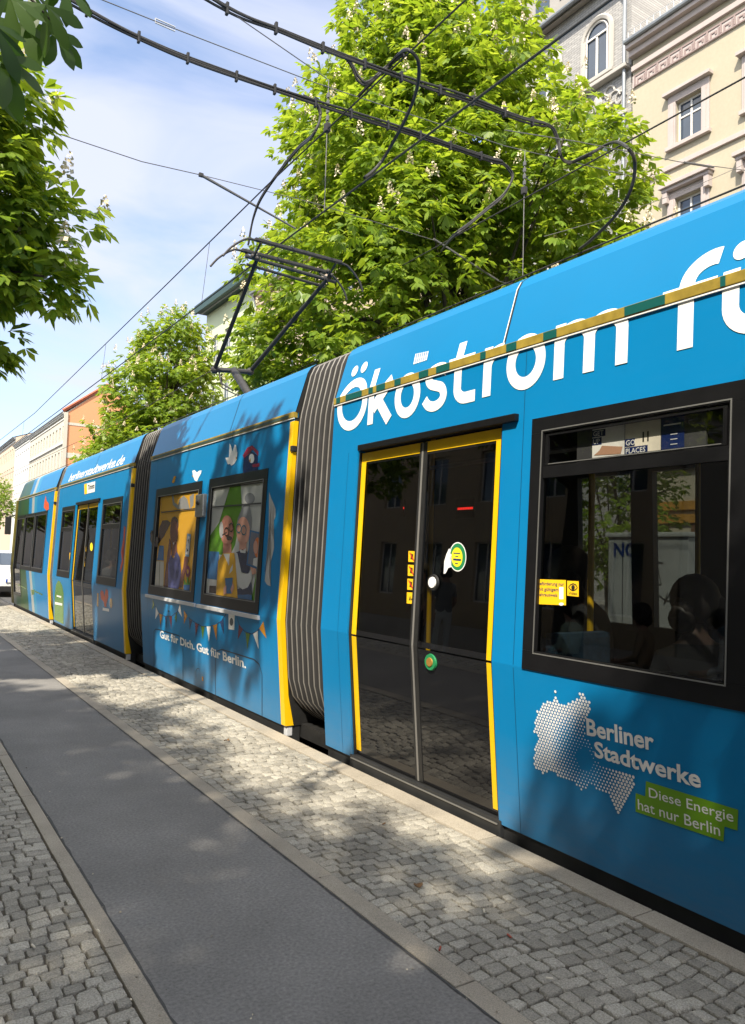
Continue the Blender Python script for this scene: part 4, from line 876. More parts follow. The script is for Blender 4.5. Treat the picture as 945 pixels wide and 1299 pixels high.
cable_bundle('feeder_cable', [l6-d6*3.0+Vector((0, 0, 1.1)), l6-d6+Vector((0, 0, .3)), h6(272, 2), h6(360, 40), h6(440, 73), h6(530, 105), h6(600, 128), h6(660, 150), h6(692, 158)], 'tied feeder cables crossing above the tram, the upper and nearer of two bundles', r=.012)
cable_bundle('feeder_loop', [h6(438, 72), h6(448, 85), h6(456, 102), h6(466, 105), on_x(490, 86, 4.0), on_x(512, 68, 4.0)], 'small kinked jumper where the upper feeder meets the near carrier wire', 'looped feeder ends', n=2, ties=False)
cable_bundle('feeder_loop', [on_x(455, 122, 4.0), on_x(480, 96, 4.0), on_x(505, 70, 4.0), on_y(518, 64, 5.6), on_y(530, 80, 5.7), on_y(528, 115, 5.9), on_y(510, 160, 6.2), on_y(484, 205, 6.6), on_x(462, 226, 4.0)], 'large round jumper loop beside the upper feeder against the crown', 'looped feeder ends', n=1, ties=False, r=.018)
cable_bundle('feeder_loop', [h6(690, 157), h6(702, 163), h6(708, 180), h6(712, 200), on_x(725, 206, 7.1), on_x(750, 196, 7.1)], 'kinked jumper at the right end of the upper feeder bundle', 'looped feeder ends', n=2, ties=False)
cable_bundle('feeder_loop', [on_x(722, 208, 7.1), on_x(750, 194, 7.1), on_x(775, 181, 7.1), on_y(792, 185, 4.6), on_y(804, 205, 4.7), on_y(800, 240, 4.8), on_y(780, 275, 5.1), on_y(755, 300, 5.6), on_x(735, 316, 7.1)], 'large round jumper loop in front of the cream facade, right of the crown', 'looped feeder ends', n=1, ties=False, r=.018)
hs = HY(9.4); a = hs(0, 145); b = hs(255, 222); far = a-(b-a)*2.2
wire('span_wire', [far+Vector((0, 0, .6)), a, hs(180, 205), b], .006, 'thin span wire crossing the sky left of the pantograph, ending at a grey rod', 'wire', None, M_wireg)
ra = root('registration_arm', b, 'grey registration rod pointing down to the pantograph', 'arm'); obj('rod', tube(bmesh.new(), [b, on_y(375, 290, 9.4)], .020, r2=.012), M_wireg, ra); bm = bmesh.new(); box(bm, b.x-.03, b.x+.03, b.y-.02, b.y+.02, b.z-.025, b.z+.025, bev=.01); obj('clamp', bm, M_wire, ra)
wire('span_wire', [b, hs(400, 258), hs(545, 303), hs(560, 308), hs(634, 357), hs(760, 395)+Vector((3, 0, .2))], .005, 'thin span wire crossing in front of the big crown down to the tram roof', 'wire', None, M_wireg)
wire('insulator_rod', [hs(550, 303), hs(632, 356)], .016, 'pale tension rod in front of the crown, just over the tram roof', 'rod', None, M_wireg)
h68 = HY(6.75); a = h68(130, 0); c = h68(400, 105)
wire('span_wire', [a-(c-a)*2, a, h68(205, 30), c, h68(520, 145), h68(640, 185), h68(820, 228)], .005, 'thin span wire with a white tension link, running between the two feeder bundles', 'wire', None, M_wireg)
ti = root('tension_link', h68(205, 30), 'white tension link on the thin wire at the top of the sky', 'link'); q = h68(197, 26); q2 = h68(222, 37)
obj('frame', tube(bmesh.new(), [q+Vector((0, 0, .02)), q2+Vector((0, 0, .02)), q2-Vector((0, 0, .02)), q-Vector((0, 0, .02)), q+Vector((0, 0, .02))], .006), M_lgrey, ti)
a = h6(270, 0); c = h6(415, 100); wire('span_wire', [a-(c-a)*1.5, a, c], .005, 'thin straight wire under the upper feeder bundle ending at the left hanger', 'wire', None, M_wireg)
h5 = HY(5.6); wire('span_wire', [h5(640, 165), h5(735, 180), h5(860, 205), h5(945, 216), h5(1200, 250)], .005, 'thin wire from the crown towards the cream facade, right of the round loop', 'wire', None, M_wireg)
wire('insulator_rod', [h5(868, 206), h5(905, 212)], .014, 'grey tension rod on the thin wire before the cream facade', 'rod', None, M_wireg)
for (x0_, y0_), (x1_, y1_), yy, lb in (((690, 300), (945, 208), 9.0, 'slack thin wire from the crown edge up to the cream facade'), ((130, 700), (390, 540), 40, 'thin wire low across the orange gable')):
    wire('span_wire', sag(on_y(x0_, y0_, yy), on_y(x1_, y1_, yy), .1), .006 if yy < 20 else .012, lb, 'wire', None, M_wireg)
# ------------------------------------------------------------------ buildings
def glassy(name, col, rough=0.06): return mat(name, col, rough, spec=0.8, noise=(0.6, 0.3))
M_pane = glassy('house_glass', (0.035, 0.055, 0.085)); M_wframe = mat('window_white', (0.62, 0.60, 0.57), 0.5)
M_cream = mat('cream_render', (0.405, 0.36, 0.268), 0.9, noise=(0.35, 0.07), noise2=(9, 0.05), bump=(60, .2, .01))
M_pink = mat('rose_stucco', (0.42, 0.365, 0.345), 0.85, noise=(2, 0.08))
M_pinkd = mat('rose_ornament', (0.27, 0.205, 0.195), 0.85)
M_zinc = mat('zinc', (0.22, 0.24, 0.26), 0.5, metal=0.3, noise=(3, .15))
M_tile = mat('red_tiles', (0.36, 0.10, 0.05), 0.85, noise=(3, .3))
def brick_mat(name, c1, c2, mort, sx=1.0):
    m = mat(name, c1, 0.9); nt = m.node_tree; b = nt.nodes['Principled BSDF']; tc_ = nt.nodes.new('ShaderNodeTexCoord'); s = nt.nodes.new('ShaderNodeSeparateXYZ'); c = nt.nodes.new('ShaderNodeCombineXYZ'); k = nt.nodes.new('ShaderNodeTexBrick')
    k.inputs['Color1'].default_value = (*c1, 1); k.inputs['Color2'].default_value = (*c2, 1); k.inputs['Mortar'].default_value = (*mort, 1); k.inputs['Scale'].default_value = 1.0; k.inputs['Brick Width'].default_value = .30*sx; k.inputs['Row Height'].default_value = .10*sx; k.inputs['Mortar Size'].default_value = .012
    nt.links.new(tc_.outputs['Object'], s.inputs[0]); nt.links.new(s.outputs[1], c.inputs[0]); nt.links.new(s.outputs[2], c.inputs[1]); nt.links.new(c.outputs[0], k.inputs[0]); nt.links.new(k.outputs[0], b.inputs['Base Color'])
    bp = nt.nodes.new('ShaderNodeBump'); bp.inputs['Distance'].default_value = .03; bp.inputs['Strength'].default_value = .8; tn = nt.nodes.new('ShaderNodeTexNoise'); tn.inputs['Scale'].default_value = 6; nt.links.new(tc_.outputs['Object'], tn.inputs[0]); nt.links.new(tn.outputs[0], bp.inputs['Height']); nt.links.new(bp.outputs[0], b.inputs['Normal'])
    return m
M_gbrick = brick_mat('grey_brick', (.37, .36, .35), (.28, .275, .27), (.20, .195, .19))
def facade(bm, x, sg, y0, y1, z0, z1, ops, depth=0.2):
    ys = [y0, y1]+[o[0] for o in ops]+[o[1] for o in ops]; zs = [z0, z1]+[o[2] for o in ops]+[o[3] for o in ops]
    for a, b in cells(ys):
        for c, d in cells(zs):
            my, mz = (a+b)/2, (c+d)/2
            if any(o[0] < my < o[1] and o[2] < mz < o[3] for o in ops): continue
            bm.faces.new([bm.verts.new((x, y, z)) for y, z in ((a, c), (b, c), (b, d), (a, d))])
    for o in ops:
        X = x+sg*depth
        for q in (((o[0], o[2]), (o[0], o[3])), ((o[1], o[2]), (o[1], o[3])), ((o[0], o[2]), (o[1], o[2])), ((o[0], o[3]), (o[1], o[3]))):
            (ya, za), (yb, zb) = q; bm.faces.new([bm.verts.new(p) for p in ((x, ya, za), (x, yb, zb), (X, yb, zb), (X, ya, za))])
def copy_part(p, delta, parent):
    c = p.copy(); COL.objects.link(c); c.parent = parent; c.location = p.location+Vector(delta)
    for ch in p.children:
        d = ch.copy(); COL.objects.link(d); d.parent = c
        for g in ch.children: e = g.copy(); COL.objects.link(e); e.parent = d
    return c
def win_part(rt, x, sg, yc, z0, w, h, simple=False, surround=None, hood=False, arch=False, cross=0.62):
    X = x+sg*0.14; f = 0.07; bm = bmesh.new()
    bx = lambda a, b, c, d: box(bm, min(X, X+sg*.05), max(X, X+sg*.05), a, b, c, d)
    bx(yc-w/2, yc+w/2, z0, z0+f); bx(yc-w/2, yc+w/2, z0+h-f, z0+h); bx(yc-w/2, yc-w/2+f, z0+f+.001, z0+h-f-.001); bx(yc+w/2-f, yc+w/2, z0+f+.001, z0+h-f-.001)
    bx(yc-f/2, yc+f/2, z0+f+.002, z0+h-f-.002)
    if not simple: bx(yc-w/2+f+.001, yc-f/2-.001, z0+h*cross, z0+h*cross+f*.8); bx(yc+f/2+.001, yc+w/2-f-.001, z0+h*cross, z0+h*cross+f*.8)
    wn = obj('window', bm, M_wframe, rt)
    bm = bmesh.new(); bm.faces.new([bm.verts.new((X+sg*.03, y, z)) for y, z in ((yc-w/2, z0), (yc+w/2, z0), (yc+w/2, z0+h), (yc-w/2, z0+h))]); obj('pane', bm, M_pane, wn)
    if surround:
        bm = bmesh.new(); P = -sg
        def sb(a, b, c, d, t): box(bm, min(x+sg*.01, x+P*t), max(x+sg*.01, x+P*t), a, b, c, d, bev=.012)
        sb(yc-w/2-.30, yc-w/2, z0-.02, z0+h+.02, .07); sb(yc+w/2, yc+w/2+.30, z0-.02, z0+h+.02, .07); sb(yc-w/2-.30, yc+w/2+.30, z0+h+.022, z0+h+.30, .07); sb(yc-w/2-.20, yc-w/2-.04, z0, z0+h, .11); sb(yc+w/2+.04, yc+w/2+.20, z0, z0+h, .11)
        sb(yc-w/2-.42, yc+w/2+.42, z0+h+.302, z0+h+.42, .26); sb(yc-w/2-.36, yc+w/2+.36, z0-.16, z0-.022, .16)
        if hood:
            sb(yc-w/2-.48, yc+w/2+.48, z0+h+.422, z0+h+.56, .36)
            for s in (-1, 1): sb(yc+s*(w/2+.30)-.09, yc+s*(w/2+.30)+.09, z0+h-.1, z0+h+.30, .24)
        obj('surround', bm, surround, wn)
    return wn
def house(name, label, x, y0, y1, h, wall, cols, rows, w, hgt=None, sg=1, depth=12, simple=False, surround=None, hood=False, cornice=None, roof=None, roof_mat=None, roof_h=3.0, group=None, pipe=None):
    """rows: list of (z0, height)"""
    rt = root(name, (x, (y0+y1)/2, 0), label, 'building', group)
    ops = [(c-w/2, c+w/2, z0, z0+hh) for c in cols for z0, hh in rows]
    bm = bmesh.new(); facade(bm, x, sg, y0, y1, -0.1, h, ops)
    X = x+sg*depth
    for q in (((x, y0, -.1), (X, y0, -.1), (X, y0, h), (x, y0, h)), ((x, y1, -.1), (X, y1, -.1), (X, y1, h), (x, y1, h)), ((X, y0, -.1), (X, y1, -.1), (X, y1, h), (X, y0, h)), ((x+sg*.3, y0, h), (x+sg*.3, y1, h), (X, y1, h), (X, y0, h))): bm.faces.new([bm.verts.new(p) for p in q])
    wl = obj('wall', bm, wall, rt)
    for z0, hh in rows:
        first = win_part(rt, x, sg, cols[0], z0, w, hh, simple, surround, hood if z0 < h-5.5 else False)
        for c in cols[1:]: copy_part(first, (0, c-cols[0], 0), rt)
    if cornice:
        bm = bmesh.new(); f = lambda a, b: (min(x+sg*.3, x-sg*b), max(x+sg*.3, x-sg*b))
        for (za, zb, t) in ((h-.95, h-.75, .12), (h-.45, h-.22, .28), (h-.218, h, .48)): a, b = f(0, t); box(bm, a, b, y0+.01, y1-.01, za, zb, bev=.02)
        obj('cornice', bm, cornice, rt)
    gm = roof_mat or M_zinc
    bm = bmesh.new(); tube(bm, [(x-sg*.54, y0+.02, h+.02), (x-sg*.54, y1-.02, h+.02)], .09, n=8); gt = obj('gutter', bm, M_zinc, rt)
    bm = bmesh.new(); xe = x-sg*.45
    for q in (((xe, y0, h+.05), (xe, y1, h+.05), (x+sg*depth*.5, y1, h+roof_h), (x+sg*depth*.5, y0, h+roof_h)), ((X, y0, h+.05), (X, y1, h+.05), (x+sg*depth*.5, y1, h+roof_h), (x+sg*depth*.5, y0, h+roof_h))): bm.faces.new([bm.verts.new(p) for p in q])
    obj('roof', bm, gm, rt)
    bm = bmesh.new()
    for y in (y0, y1): bm.faces.new([bm.verts.new(p) for p in ((xe+sg*.4, y, h), (X, y, h), (x+sg*depth*.5, y, h+roof_h-.05))])
    obj('gable', bm, wall, rt)
    if pipe is not None: obj('downpipe', tube(bmesh.new(), [(x-sg*.5, pipe, h), (x-sg*.16, pipe, h-.9), (x-sg*.16, pipe, 0)], .075), M_zinc, rt)
    return rt
XB = 23.0
# cream house with the rose window surrounds and the key-pattern frieze
hc = house('cream_building', 'cream rendered house with rose window surrounds and a key-pattern frieze under its gutter', XB, -12, 18.3, 21.0, M_cream, [15.9, 13.1, 10.3, 7.5, 4.7, 1.9, -.9], [(16.4, 1.55), (12.3, 2.1), (8.6, 2.2), (4.9, 2.2)], 1.02, surround=M_pink, hood=True, cornice=M_pink, roof_mat=mat('pale_roof_sheet', (.58, .55, .50), .7, noise=(1, .08)), roof_h=5.5, pipe=None)
bm = bmesh.new(); box(bm, XB-.05, XB, -12, 18.28, 19.42, 19.88); obj('frieze_band', bm, M_pink, hc)
polys = []
bm = bmesh.new(); y = 18.2
while y > 4:
    u = .50; q = lambda a, b, c, d: box(bm, XB-.075, XB-.052, y-b*u, y-a*u, 19.43+c*.44, 19.43+d*.44)
    q(.02, .98, .86, 1.0); q(.02, .14, .16, .855); q(.02, .98, 0, .12); q(.28, .40, .125, .60); q(.405, .66, .48, .60); q(.66, .78, .30, .60); q(.86, .98, .125, .70)
    y -= u
obj('key_pattern', bm, M_pinkd, hc)
bm = bmesh.new(); box(bm, XB-.10, XB-.001, -12, 18.28, 15.55, 15.72, bev=.01); obj('string_course', bm, M_pink, hc)
bm = bmesh.new()
y = 18.2
while y > 6: tube(bm, [(XB-.42, y, 21.1), (XB-.42, y, 21.45)], .015, n=5); y -= .28
tube(bm, [(XB-.42, 18.2, 21.45), (XB-.42, 6, 21.45)], .018, n=5); obj('snow_guard', bm, M_lgrey, hc)
bm = bmesh.new()
for k, z in enumerate((.25, 1.05)): box(bm, XB-.12, XB-.002, 3, 17.6, 2.9+k*.45, 3.2+k*.45)
obj('shop_fascia', bm, mat('ochre_fascia', (.40, .20, .03), .6, noise=(3, .2)), hc)
bm = bmesh.new()
for k in range(14): box(bm, XB-.06, XB-.002, 3.2+k*1.03, 3.35+k*1.03, .1, 2.88)
obj('shop_front', bm, mat('brown_timber', (.12, .06, .025), .6, noise=(6, .3)), hc)
# grey brick house with arched windows
hg = house('grey_brick_building', 'tall grey brick house with a round-arched window and a carved panel', XB+.05, 18.42, 25.4, 24.3, M_gbrick, [20.05, 22.75, 24.3], [(16.9, 2.3), (12.6, 2.4), (8.6, 2.4), (4.6, 2.4)], 1.05, cornice=None, roof_mat=M_zinc, roof_h=2.0, pipe=18.62)
for yc in (20.05, 22.75):
    z0, w, h = 20.85, 1.15, 1.7; x = XB+.05; ar = [(w/2*math.cos(rad(a)), w/2*math.sin(rad(a))) for a in range(0, 181, 12)]
    bm = bmesh.new(); bm.faces.new([bm.verts.new((x-.015, yc+p[0], z0+h+p[1])) for p in ar]+[bm.verts.new((x-.015, yc-w/2, z0)), bm.verts.new((x-.015, yc+w/2, z0))]); aw = obj('arched_window', bm, M_pane, hg)
    bm = bmesh.new(); P = [(x-.06, yc-w/2+.04, z0)]+[(x-.06, yc-p[0]*.93, z0+h+p[1]*.93) for p in ar]+[(x-.06, yc+w/2-.04, z0)]; tube(bm, P+[P[0]], .045, n=4)
    box(bm, x-.08, x-.02, yc-.04, yc+.04, z0+.05, z0+h); box(bm, x-.08, x-.02, yc-w/2+.06, yc+w/2-.06, z0+h-.04, z0+h+.04); obj('window_frame', bm, M_wframe, aw)
    bm = bmesh.new(); P = [(x-.05, yc+w/2+.13, z0)]+[(x-.05, yc+p[0]*1.24, z0+h+p[1]*1.24) for p in ar]+[(x-.05, yc-w/2-.13, z0)]; tube(bm, P, .11, n=6); box(bm, x-.22, x-.001, yc-w/2-.3, yc+w/2+.3, z0-.2, z0-.05, bev=.02); obj('arch_surround', bm, mat('stone_trim', (.40, .38, .35), .8) if 'stone_trim' not in bpy.data.materials else bpy.data.materials['stone_trim'], aw)
bm = bmesh.new(); x = XB+.02; random.seed(12)
for yc in (20.0, 22.7):
    for s in (-1, 1):
        for k in range(4):
            c = (yc+s*(.28+.26*k), 19.6+.25*math.sin(k*1.7)); tube(bm, [(x, c[0]+s*.30*math.cos(t)*(1-t/8), c[1]+.34*math.sin(t)*(1-t/8)) for t in [i*.45 for i in range(14)]], .055, n=5, r2=.02)
    blob(bm, (x, yc, 19.7), .24, 8, (.4, 1, 1.5))
obj('carved_panel', bm, bpy.data.materials['stone_trim'], hg)
bm = bmesh.new(); box(bm, XB-.28, XB+.04, 18.43, 25.3, 20.35, 20.5, bev=.03); box(bm, XB-.2, XB+.04, 18.43, 25.3, 18.55, 18.7, bev=.03); obj('string_course', bm, bpy.data.materials['stone_trim'], hg)
bm = bmesh.new(); box(bm, XB-.1, XB+.05, 18.43, 25.4, 24.32, 26.9); box(bm, XB-.25, XB-.1, 18.43, 25.4, 24.3, 24.5); obj('attic_wall', bm, mat('grey_concrete', (.30, .285, .265), .9, noise=(.8, .15)), hg)
bm = bmesh.new()
for yc in (20.2, 21.6, 23.0, 24.4): box(bm, XB-.13, XB-.102, yc-.4, yc+.4, 25.2, 26.5)
obj('attic_window', bm, M_pane, hg)
bm = bmesh.new()
for k in range(5): box(bm, XB-.9, XB-.86, 25.5, 28, 24.6+k*.35, 24.7+k*.35)
box(bm, XB-.9, XB+2, 25.5, 28, 24.2, 24.5); obj('balcony', bm, M_steel, hg)
M_beige = mat('beige_render', (.44, .35, .27), .9, noise=(.4, .07)); M_pgreen = mat('pale_green_render', (.50, .56, .38), .9, noise=(.4, .06))
house('beige_building', 'plain beige house half hidden behind the big crown and the pantograph', XB, 40.5, 52.8, 21.0, M_beige, [50.3, 46.8, 43.3], [(16.9, 2.0), (13.0, 2.0), (9.2, 2.0), (5.2, 2.0)], 1.2, cornice=M_beige, roof_mat=M_tile, roof_h=3, pipe=52.5)
house('beige_building', 'ochre house mostly behind the big crown, next to the grey brick house', XB, 25.5, 40.4, 20.6, mat('ochre_render', (.42, .34, .22), .9, noise=(.4, .07)), [27.4, 30.4, 33.4, 36.4, 39], [(16.9, 2.0), (13.0, 2.0), (9.2, 2.0)], 1.2, cornice=M_beige, roof_mat=M_tile, roof_h=3)
hgn = house('green_building', 'pale green house with dark green eaves, seen behind the pantograph arm', XB, 52.9, 63.4, 22.2, M_pgreen, [61.2, 58.4, 55.6], [(17.6, 2.3), (13.4, 2.3), (9.4, 2.3), (5.2, 2.3)], 1.3, cornice=None, roof_mat=M_zinc, roof_h=2.5)
bm = bmesh.new(); box(bm, XB-1.0, XB+.2, 52.8, 63.6, 22.22, 22.5); box(bm, XB-1.1, XB-.9, 52.8, 63.6, 22.1, 22.8); obj('eaves', bm, mat('dark_green_eaves', (.02, .05, .045), .5), hgn)
# far row beyond the side street
M_org = mat('orange_render', (.62, .28, .135), .9, noise=(.15, .05)); M_ivory = mat('ivory_render', (.50, .46, .38), .9, noise=(.3, .08)); M_whiteb = mat('pale_grey_render', (.55, .55, .53), .9); M_peach = mat('peach_render', (.52, .42, .32), .9)
cl = lambda a, b, p: [a+1.6+i*p for i in range(int((b-a-2)/p)+1)]
ho = house('gabled_building', 'ivory house with a bare orange gable end and red tiled roof, far down the street', XB, 123.5, 156.5, 22.3, M_ivory, cl(123.5, 156.5, 2.75), [(18.2, 2.2), (13.9, 2.6), (9.6, 2.6), (5.2, 2.6)], 1.25, simple=True, cornice=M_whiteb, roof_mat=M_tile, roof_h=5.0)
bm = bmesh.new(); bm.faces.new([bm.verts.new((x, 123.44, z)) for x, z in ((XB+.2, -.1), (XB+12, -.1), (XB+12, 22.3), (XB+6, 27.2), (XB+.2, 22.3))]); gw = obj('gable_wall', bm, M_org, ho)
bm = bmesh.new(); box(bm, XB+.2, XB+12, 123.38, 123.43, 15.3, 16.1); box(bm, XB+.2, XB+12, 123.38, 123.43, 20.4, 20.8); box(bm, XB-.3, XB+.25, 123.2, 123.45, 0, 22.3); obj('pale_band', bm, M_ivory, gw)
bm = bmesh.new()
for (a, b) in (((XB-.5, 22.5), (XB+6, 27.5)), ((XB+12.4, 22.5), (XB+6, 27.5))): tube(bm, [(a[0], 123.35, a[1]), (b[0], 123.35, b[1])], .28, n=4)
obj('verge_tiles', bm, M_tile, ho)
for z in (12.9, 17.5, 8.7):
    bm = bmesh.new(); box(bm, XB-.22, XB-.001, 123.6, 156.4, z, z+.28, bev=.03); obj('string_course', bm, M_whiteb, ho)
house('white_building', 'narrow pale grey house with flat windows in the far row, left of the gabled one', XB, 156.6, 176, 22.6, M_whiteb, cl(156.6, 176, 2.6), [(18.5, 1.9), (14.3, 2.2), (10.2, 2.2)], 1.2, simple=True, cornice=M_whiteb, roof_h=2)
hp = house('peach_building', 'tall peach house with dark eaves at the far left end of the row', XB, 176.1, 206, 24.6, M_peach, cl(176.1, 206, 2.8), [(20.2, 2.3), (15.8, 2.6), (11.4, 2.6), (7, 2.6)], 1.3, simple=True, cornice=M_zinc, roof_h=2.4)
house('end_building', 'faint grey house closing the view at the far end of the street', XB-2, 208, 260, 22, M_whiteb, cl(208, 260, 3.5), [(17, 2.4), (12, 2.4)], 1.4, simple=True, cornice=M_whiteb, roof_h=3)
# row on the near side of the street, behind the photographer (seen in the tram's glass)
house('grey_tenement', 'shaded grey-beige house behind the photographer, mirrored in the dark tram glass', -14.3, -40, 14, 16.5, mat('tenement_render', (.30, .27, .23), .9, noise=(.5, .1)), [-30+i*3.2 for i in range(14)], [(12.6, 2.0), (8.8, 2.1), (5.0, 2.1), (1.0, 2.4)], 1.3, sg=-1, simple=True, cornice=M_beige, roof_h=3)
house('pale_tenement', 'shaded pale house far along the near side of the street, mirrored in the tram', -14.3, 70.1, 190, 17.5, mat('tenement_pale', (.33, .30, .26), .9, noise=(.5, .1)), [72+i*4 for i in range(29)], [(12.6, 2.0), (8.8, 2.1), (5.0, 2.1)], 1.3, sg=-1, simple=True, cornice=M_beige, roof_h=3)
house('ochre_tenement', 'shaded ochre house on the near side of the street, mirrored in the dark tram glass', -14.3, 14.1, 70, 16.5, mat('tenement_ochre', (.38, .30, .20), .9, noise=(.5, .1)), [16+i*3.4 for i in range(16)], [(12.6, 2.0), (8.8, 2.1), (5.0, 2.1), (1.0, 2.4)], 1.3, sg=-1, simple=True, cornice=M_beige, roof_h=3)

# ------------------------------------------------------------------ horse-chestnut trees
def leaf_material(name, c1, c2, trans):
    m = bpy.data.materials.new(name); m.use_nodes = True; nt = m.node_tree; nt.nodes.clear()
    o = nt.nodes.new('ShaderNodeOutputMaterial'); d = nt.nodes.new('ShaderNodeBsdfPrincipled'); t = nt.nodes.new('ShaderNodeBsdfTranslucent'); x = nt.nodes.new('ShaderNodeMixShader'); x.inputs[0].default_value = 0.50
    g = nt.nodes.new('ShaderNodeNewGeometry'); r = nt.nodes.new('ShaderNodeValToRGB'); r.color_ramp.elements[0].color = (*c1, 1); r.color_ramp.elements[1].color = (*c2, 1)
    nt.links.new(g.outputs['Random Per Island'], r.inputs[0]); nt.links.new(r.outputs[0], d.inputs['Base Color']); d.inputs['Roughness'].default_value = 0.42; d.inputs['Specular IOR Level'].default_value = 0.45
    v = nt.nodes.new('ShaderNodeVectorMath'); v.operation = 'MULTIPLY'; v.inputs[1].default_value = trans; nt.links.new(r.outputs[0], v.inputs[0]); nt.links.new(v.outputs[0], t.inputs[0])
    nt.links.new(d.outputs[0], x.inputs[1]); nt.links.new(t.outputs[0], x.inputs[2]); nt.links.new(x.outputs[0], o.inputs[0]); return m
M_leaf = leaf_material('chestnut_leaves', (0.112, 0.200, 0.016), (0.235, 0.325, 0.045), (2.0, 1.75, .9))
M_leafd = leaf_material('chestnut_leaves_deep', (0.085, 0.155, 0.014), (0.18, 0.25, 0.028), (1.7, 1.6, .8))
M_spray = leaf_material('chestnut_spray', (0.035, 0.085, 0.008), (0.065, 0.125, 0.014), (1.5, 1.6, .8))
M_bark = mat('chestnut_bark', (0.075, 0.062, 0.05), 0.95, noise=(9, .35), bump=(14, .8, .03))
M_bloss = mat('chestnut_blossom', (0.70, 0.60, 0.42), 0.8, noise=(40, .2))
def unit(a): return a/np.maximum(np.linalg.norm(a, axis=-1, keepdims=True), 1e-9)
def make_leaves(rng, base, d, L, nl=5, droop=.45):
    """compound leaves: base (n,3), axis d (n,3), leaflet length L (n,)"""
    n = len(base); up = np.tile([0, 0, 1.0], (n, 1)); s = unit(np.cross(d, up)+1e-3); nn = unit(np.cross(s, d)+rng.normal(0, .25, (n, 3))); s = unit(np.cross(d, nn))
    out = []
    angs = np.linspace(-1.25, 1.25, nl)
    for a in angs:
        aa = a+rng.normal(0, .10, n); l = d*np.cos(aa)[:, None]+s*np.sin(aa)[:, None]; l = l+np.array([0, 0, -1.0])*(droop*rng.uniform(.5, 1.4, n))[:, None]; l = unit(l)
        ll = (L*(1.06-.22*abs(a))*rng.uniform(.85, 1.12, n))[:, None]; pr = unit(np.cross(nn, l)+rng.normal(0, .15, (n, 3))); wv = pr*ll*.20
        b0 = base+l*ll*.06; mid = base+l*ll*.64; tip = base+l*ll+np.array([0, 0, -.10])*ll
        out.append(np.stack([b0, mid-wv, tip, mid+wv], 1).reshape(-1, 3))
    return np.concatenate(out)
def tree(name, label, base, lobes, ncl, per, L, seed, mleaf=M_leaf, nblos=200, trunk_r=.28, shell=(.5, 1.0), group=None, crad=.42, extra=None, limbs=26, nl=5, fork=None):
    rng = np.random.default_rng(seed); rt = root(name, base, label, 'tree', group)
    lob = np.array(lobes, float); vol = lob[:, 3]*lob[:, 4]*lob[:, 5]; area = vol**(2/3); idx = rng.choice(len(lob), ncl, p=area/area.sum())
    dirs = unit(rng.normal(0, 1, (ncl, 3))); rr = rng.uniform(shell[0]**2, shell[1]**2, ncl)**.5
    C_ = lob[idx, :3]+dirs*rr[:, None]*lob[idx, 3:]
    n = ncl*per; ci = np.repeat(np.arange(ncl), per); off = np.clip(rng.normal(0, .5, (n, 3)), -.8, .8)*crad*np.array([1, 1, .65]); bp = C_[ci]+off
    outw = unit(C_-lob[idx, :3])[ci]; d = unit(unit(off)*.8+outw*.7*np.array([1, 1, .5])+rng.normal(0, .35, (n, 3))+np.array([0, 0, -.15]))
    V = make_leaves(rng, bp, d, rng.uniform(.75, 1.15, n)*L, nl)
    quadmesh('crown', V, mleaf, rt)
    if extra is not None:
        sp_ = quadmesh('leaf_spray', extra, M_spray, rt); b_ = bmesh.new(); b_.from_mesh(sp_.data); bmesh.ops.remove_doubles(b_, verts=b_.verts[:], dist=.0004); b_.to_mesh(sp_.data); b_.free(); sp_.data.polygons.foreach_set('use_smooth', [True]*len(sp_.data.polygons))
    # blossom candles on the outer, upper side
    if nblos:
        sel = np.argsort(-(rr+.35*dirs[:, 2]+rng.uniform(0, .5, ncl)))[:nblos]; VB = []
        for k in sel:
            c = C_[k]+outw[k*per]*crad*.8*np.array([1, 1, .5])+np.array([0, 0, crad*.3]); h = rng.uniform(.18, .27); tl = rng.normal(0, .12, 2)
            for q in range(26):
                t = (q+.5)/26; rad_ = .055*(1-t)**.7+.006; a = q*2.4; p = c+np.array([math.cos(a)*rad_+tl[0]*t*h, math.sin(a)*rad_+tl[1]*t*h, t*h]); s = .030*(1-.5*t); e1 = unit(rng.normal(0, 1, 3))*s; e2 = unit(np.cross(e1, rng.normal(0, 1, 3)))*s
                VB += [p-e1, p-e2, p+e1, p+e2]
        tag(quadmesh('blossom', np.array(VB), M_bloss, rt), kind='stuff')
    bx_, by_, bz_ = base; bm = bmesh.new(); rnd = random.Random(seed)
    cz = float(lob[:, 2].min()); fk = fork or bz_+3.0
    tube(bm, [(bx_, by_, bz_-.1), (bx_+.03, by_, bz_+.25), (bx_, by_+.05, bz_+1.4), (bx_-.04, by_, fk)], trunk_r, n=12, r2=trunk_r*.72)
    top = Vector((bx_, by_, float((lob[:, 2]+lob[:, 5]*.5).max())))
    tube(bm, smooth_path([(bx_-.04, by_, fk-.1), (bx_+.2, by_-.1, (fk+top.z)/2), top], 4), trunk_r*.7, n=8, r2=.03)
    for k in rng.choice(ncl, min(limbs, ncl), replace=False):
        e = Vector(C_[k].tolist()); z0 = min(e.z-.3, fk+rnd.random()*max(.3, (top.z-fk)*.6)); z0 = max(z0, fk-.4); st = Vector((bx_, by_, z0)); m_ = st.lerp(e, .5)+Vector((0, 0, .35))
        tube(bm, smooth_path([st, m_, e], 4), trunk_r*.26, n=5, r2=.012, cap=False)
    obj('trunk', bm, M_bark, rt, smooth=True)
    return rt
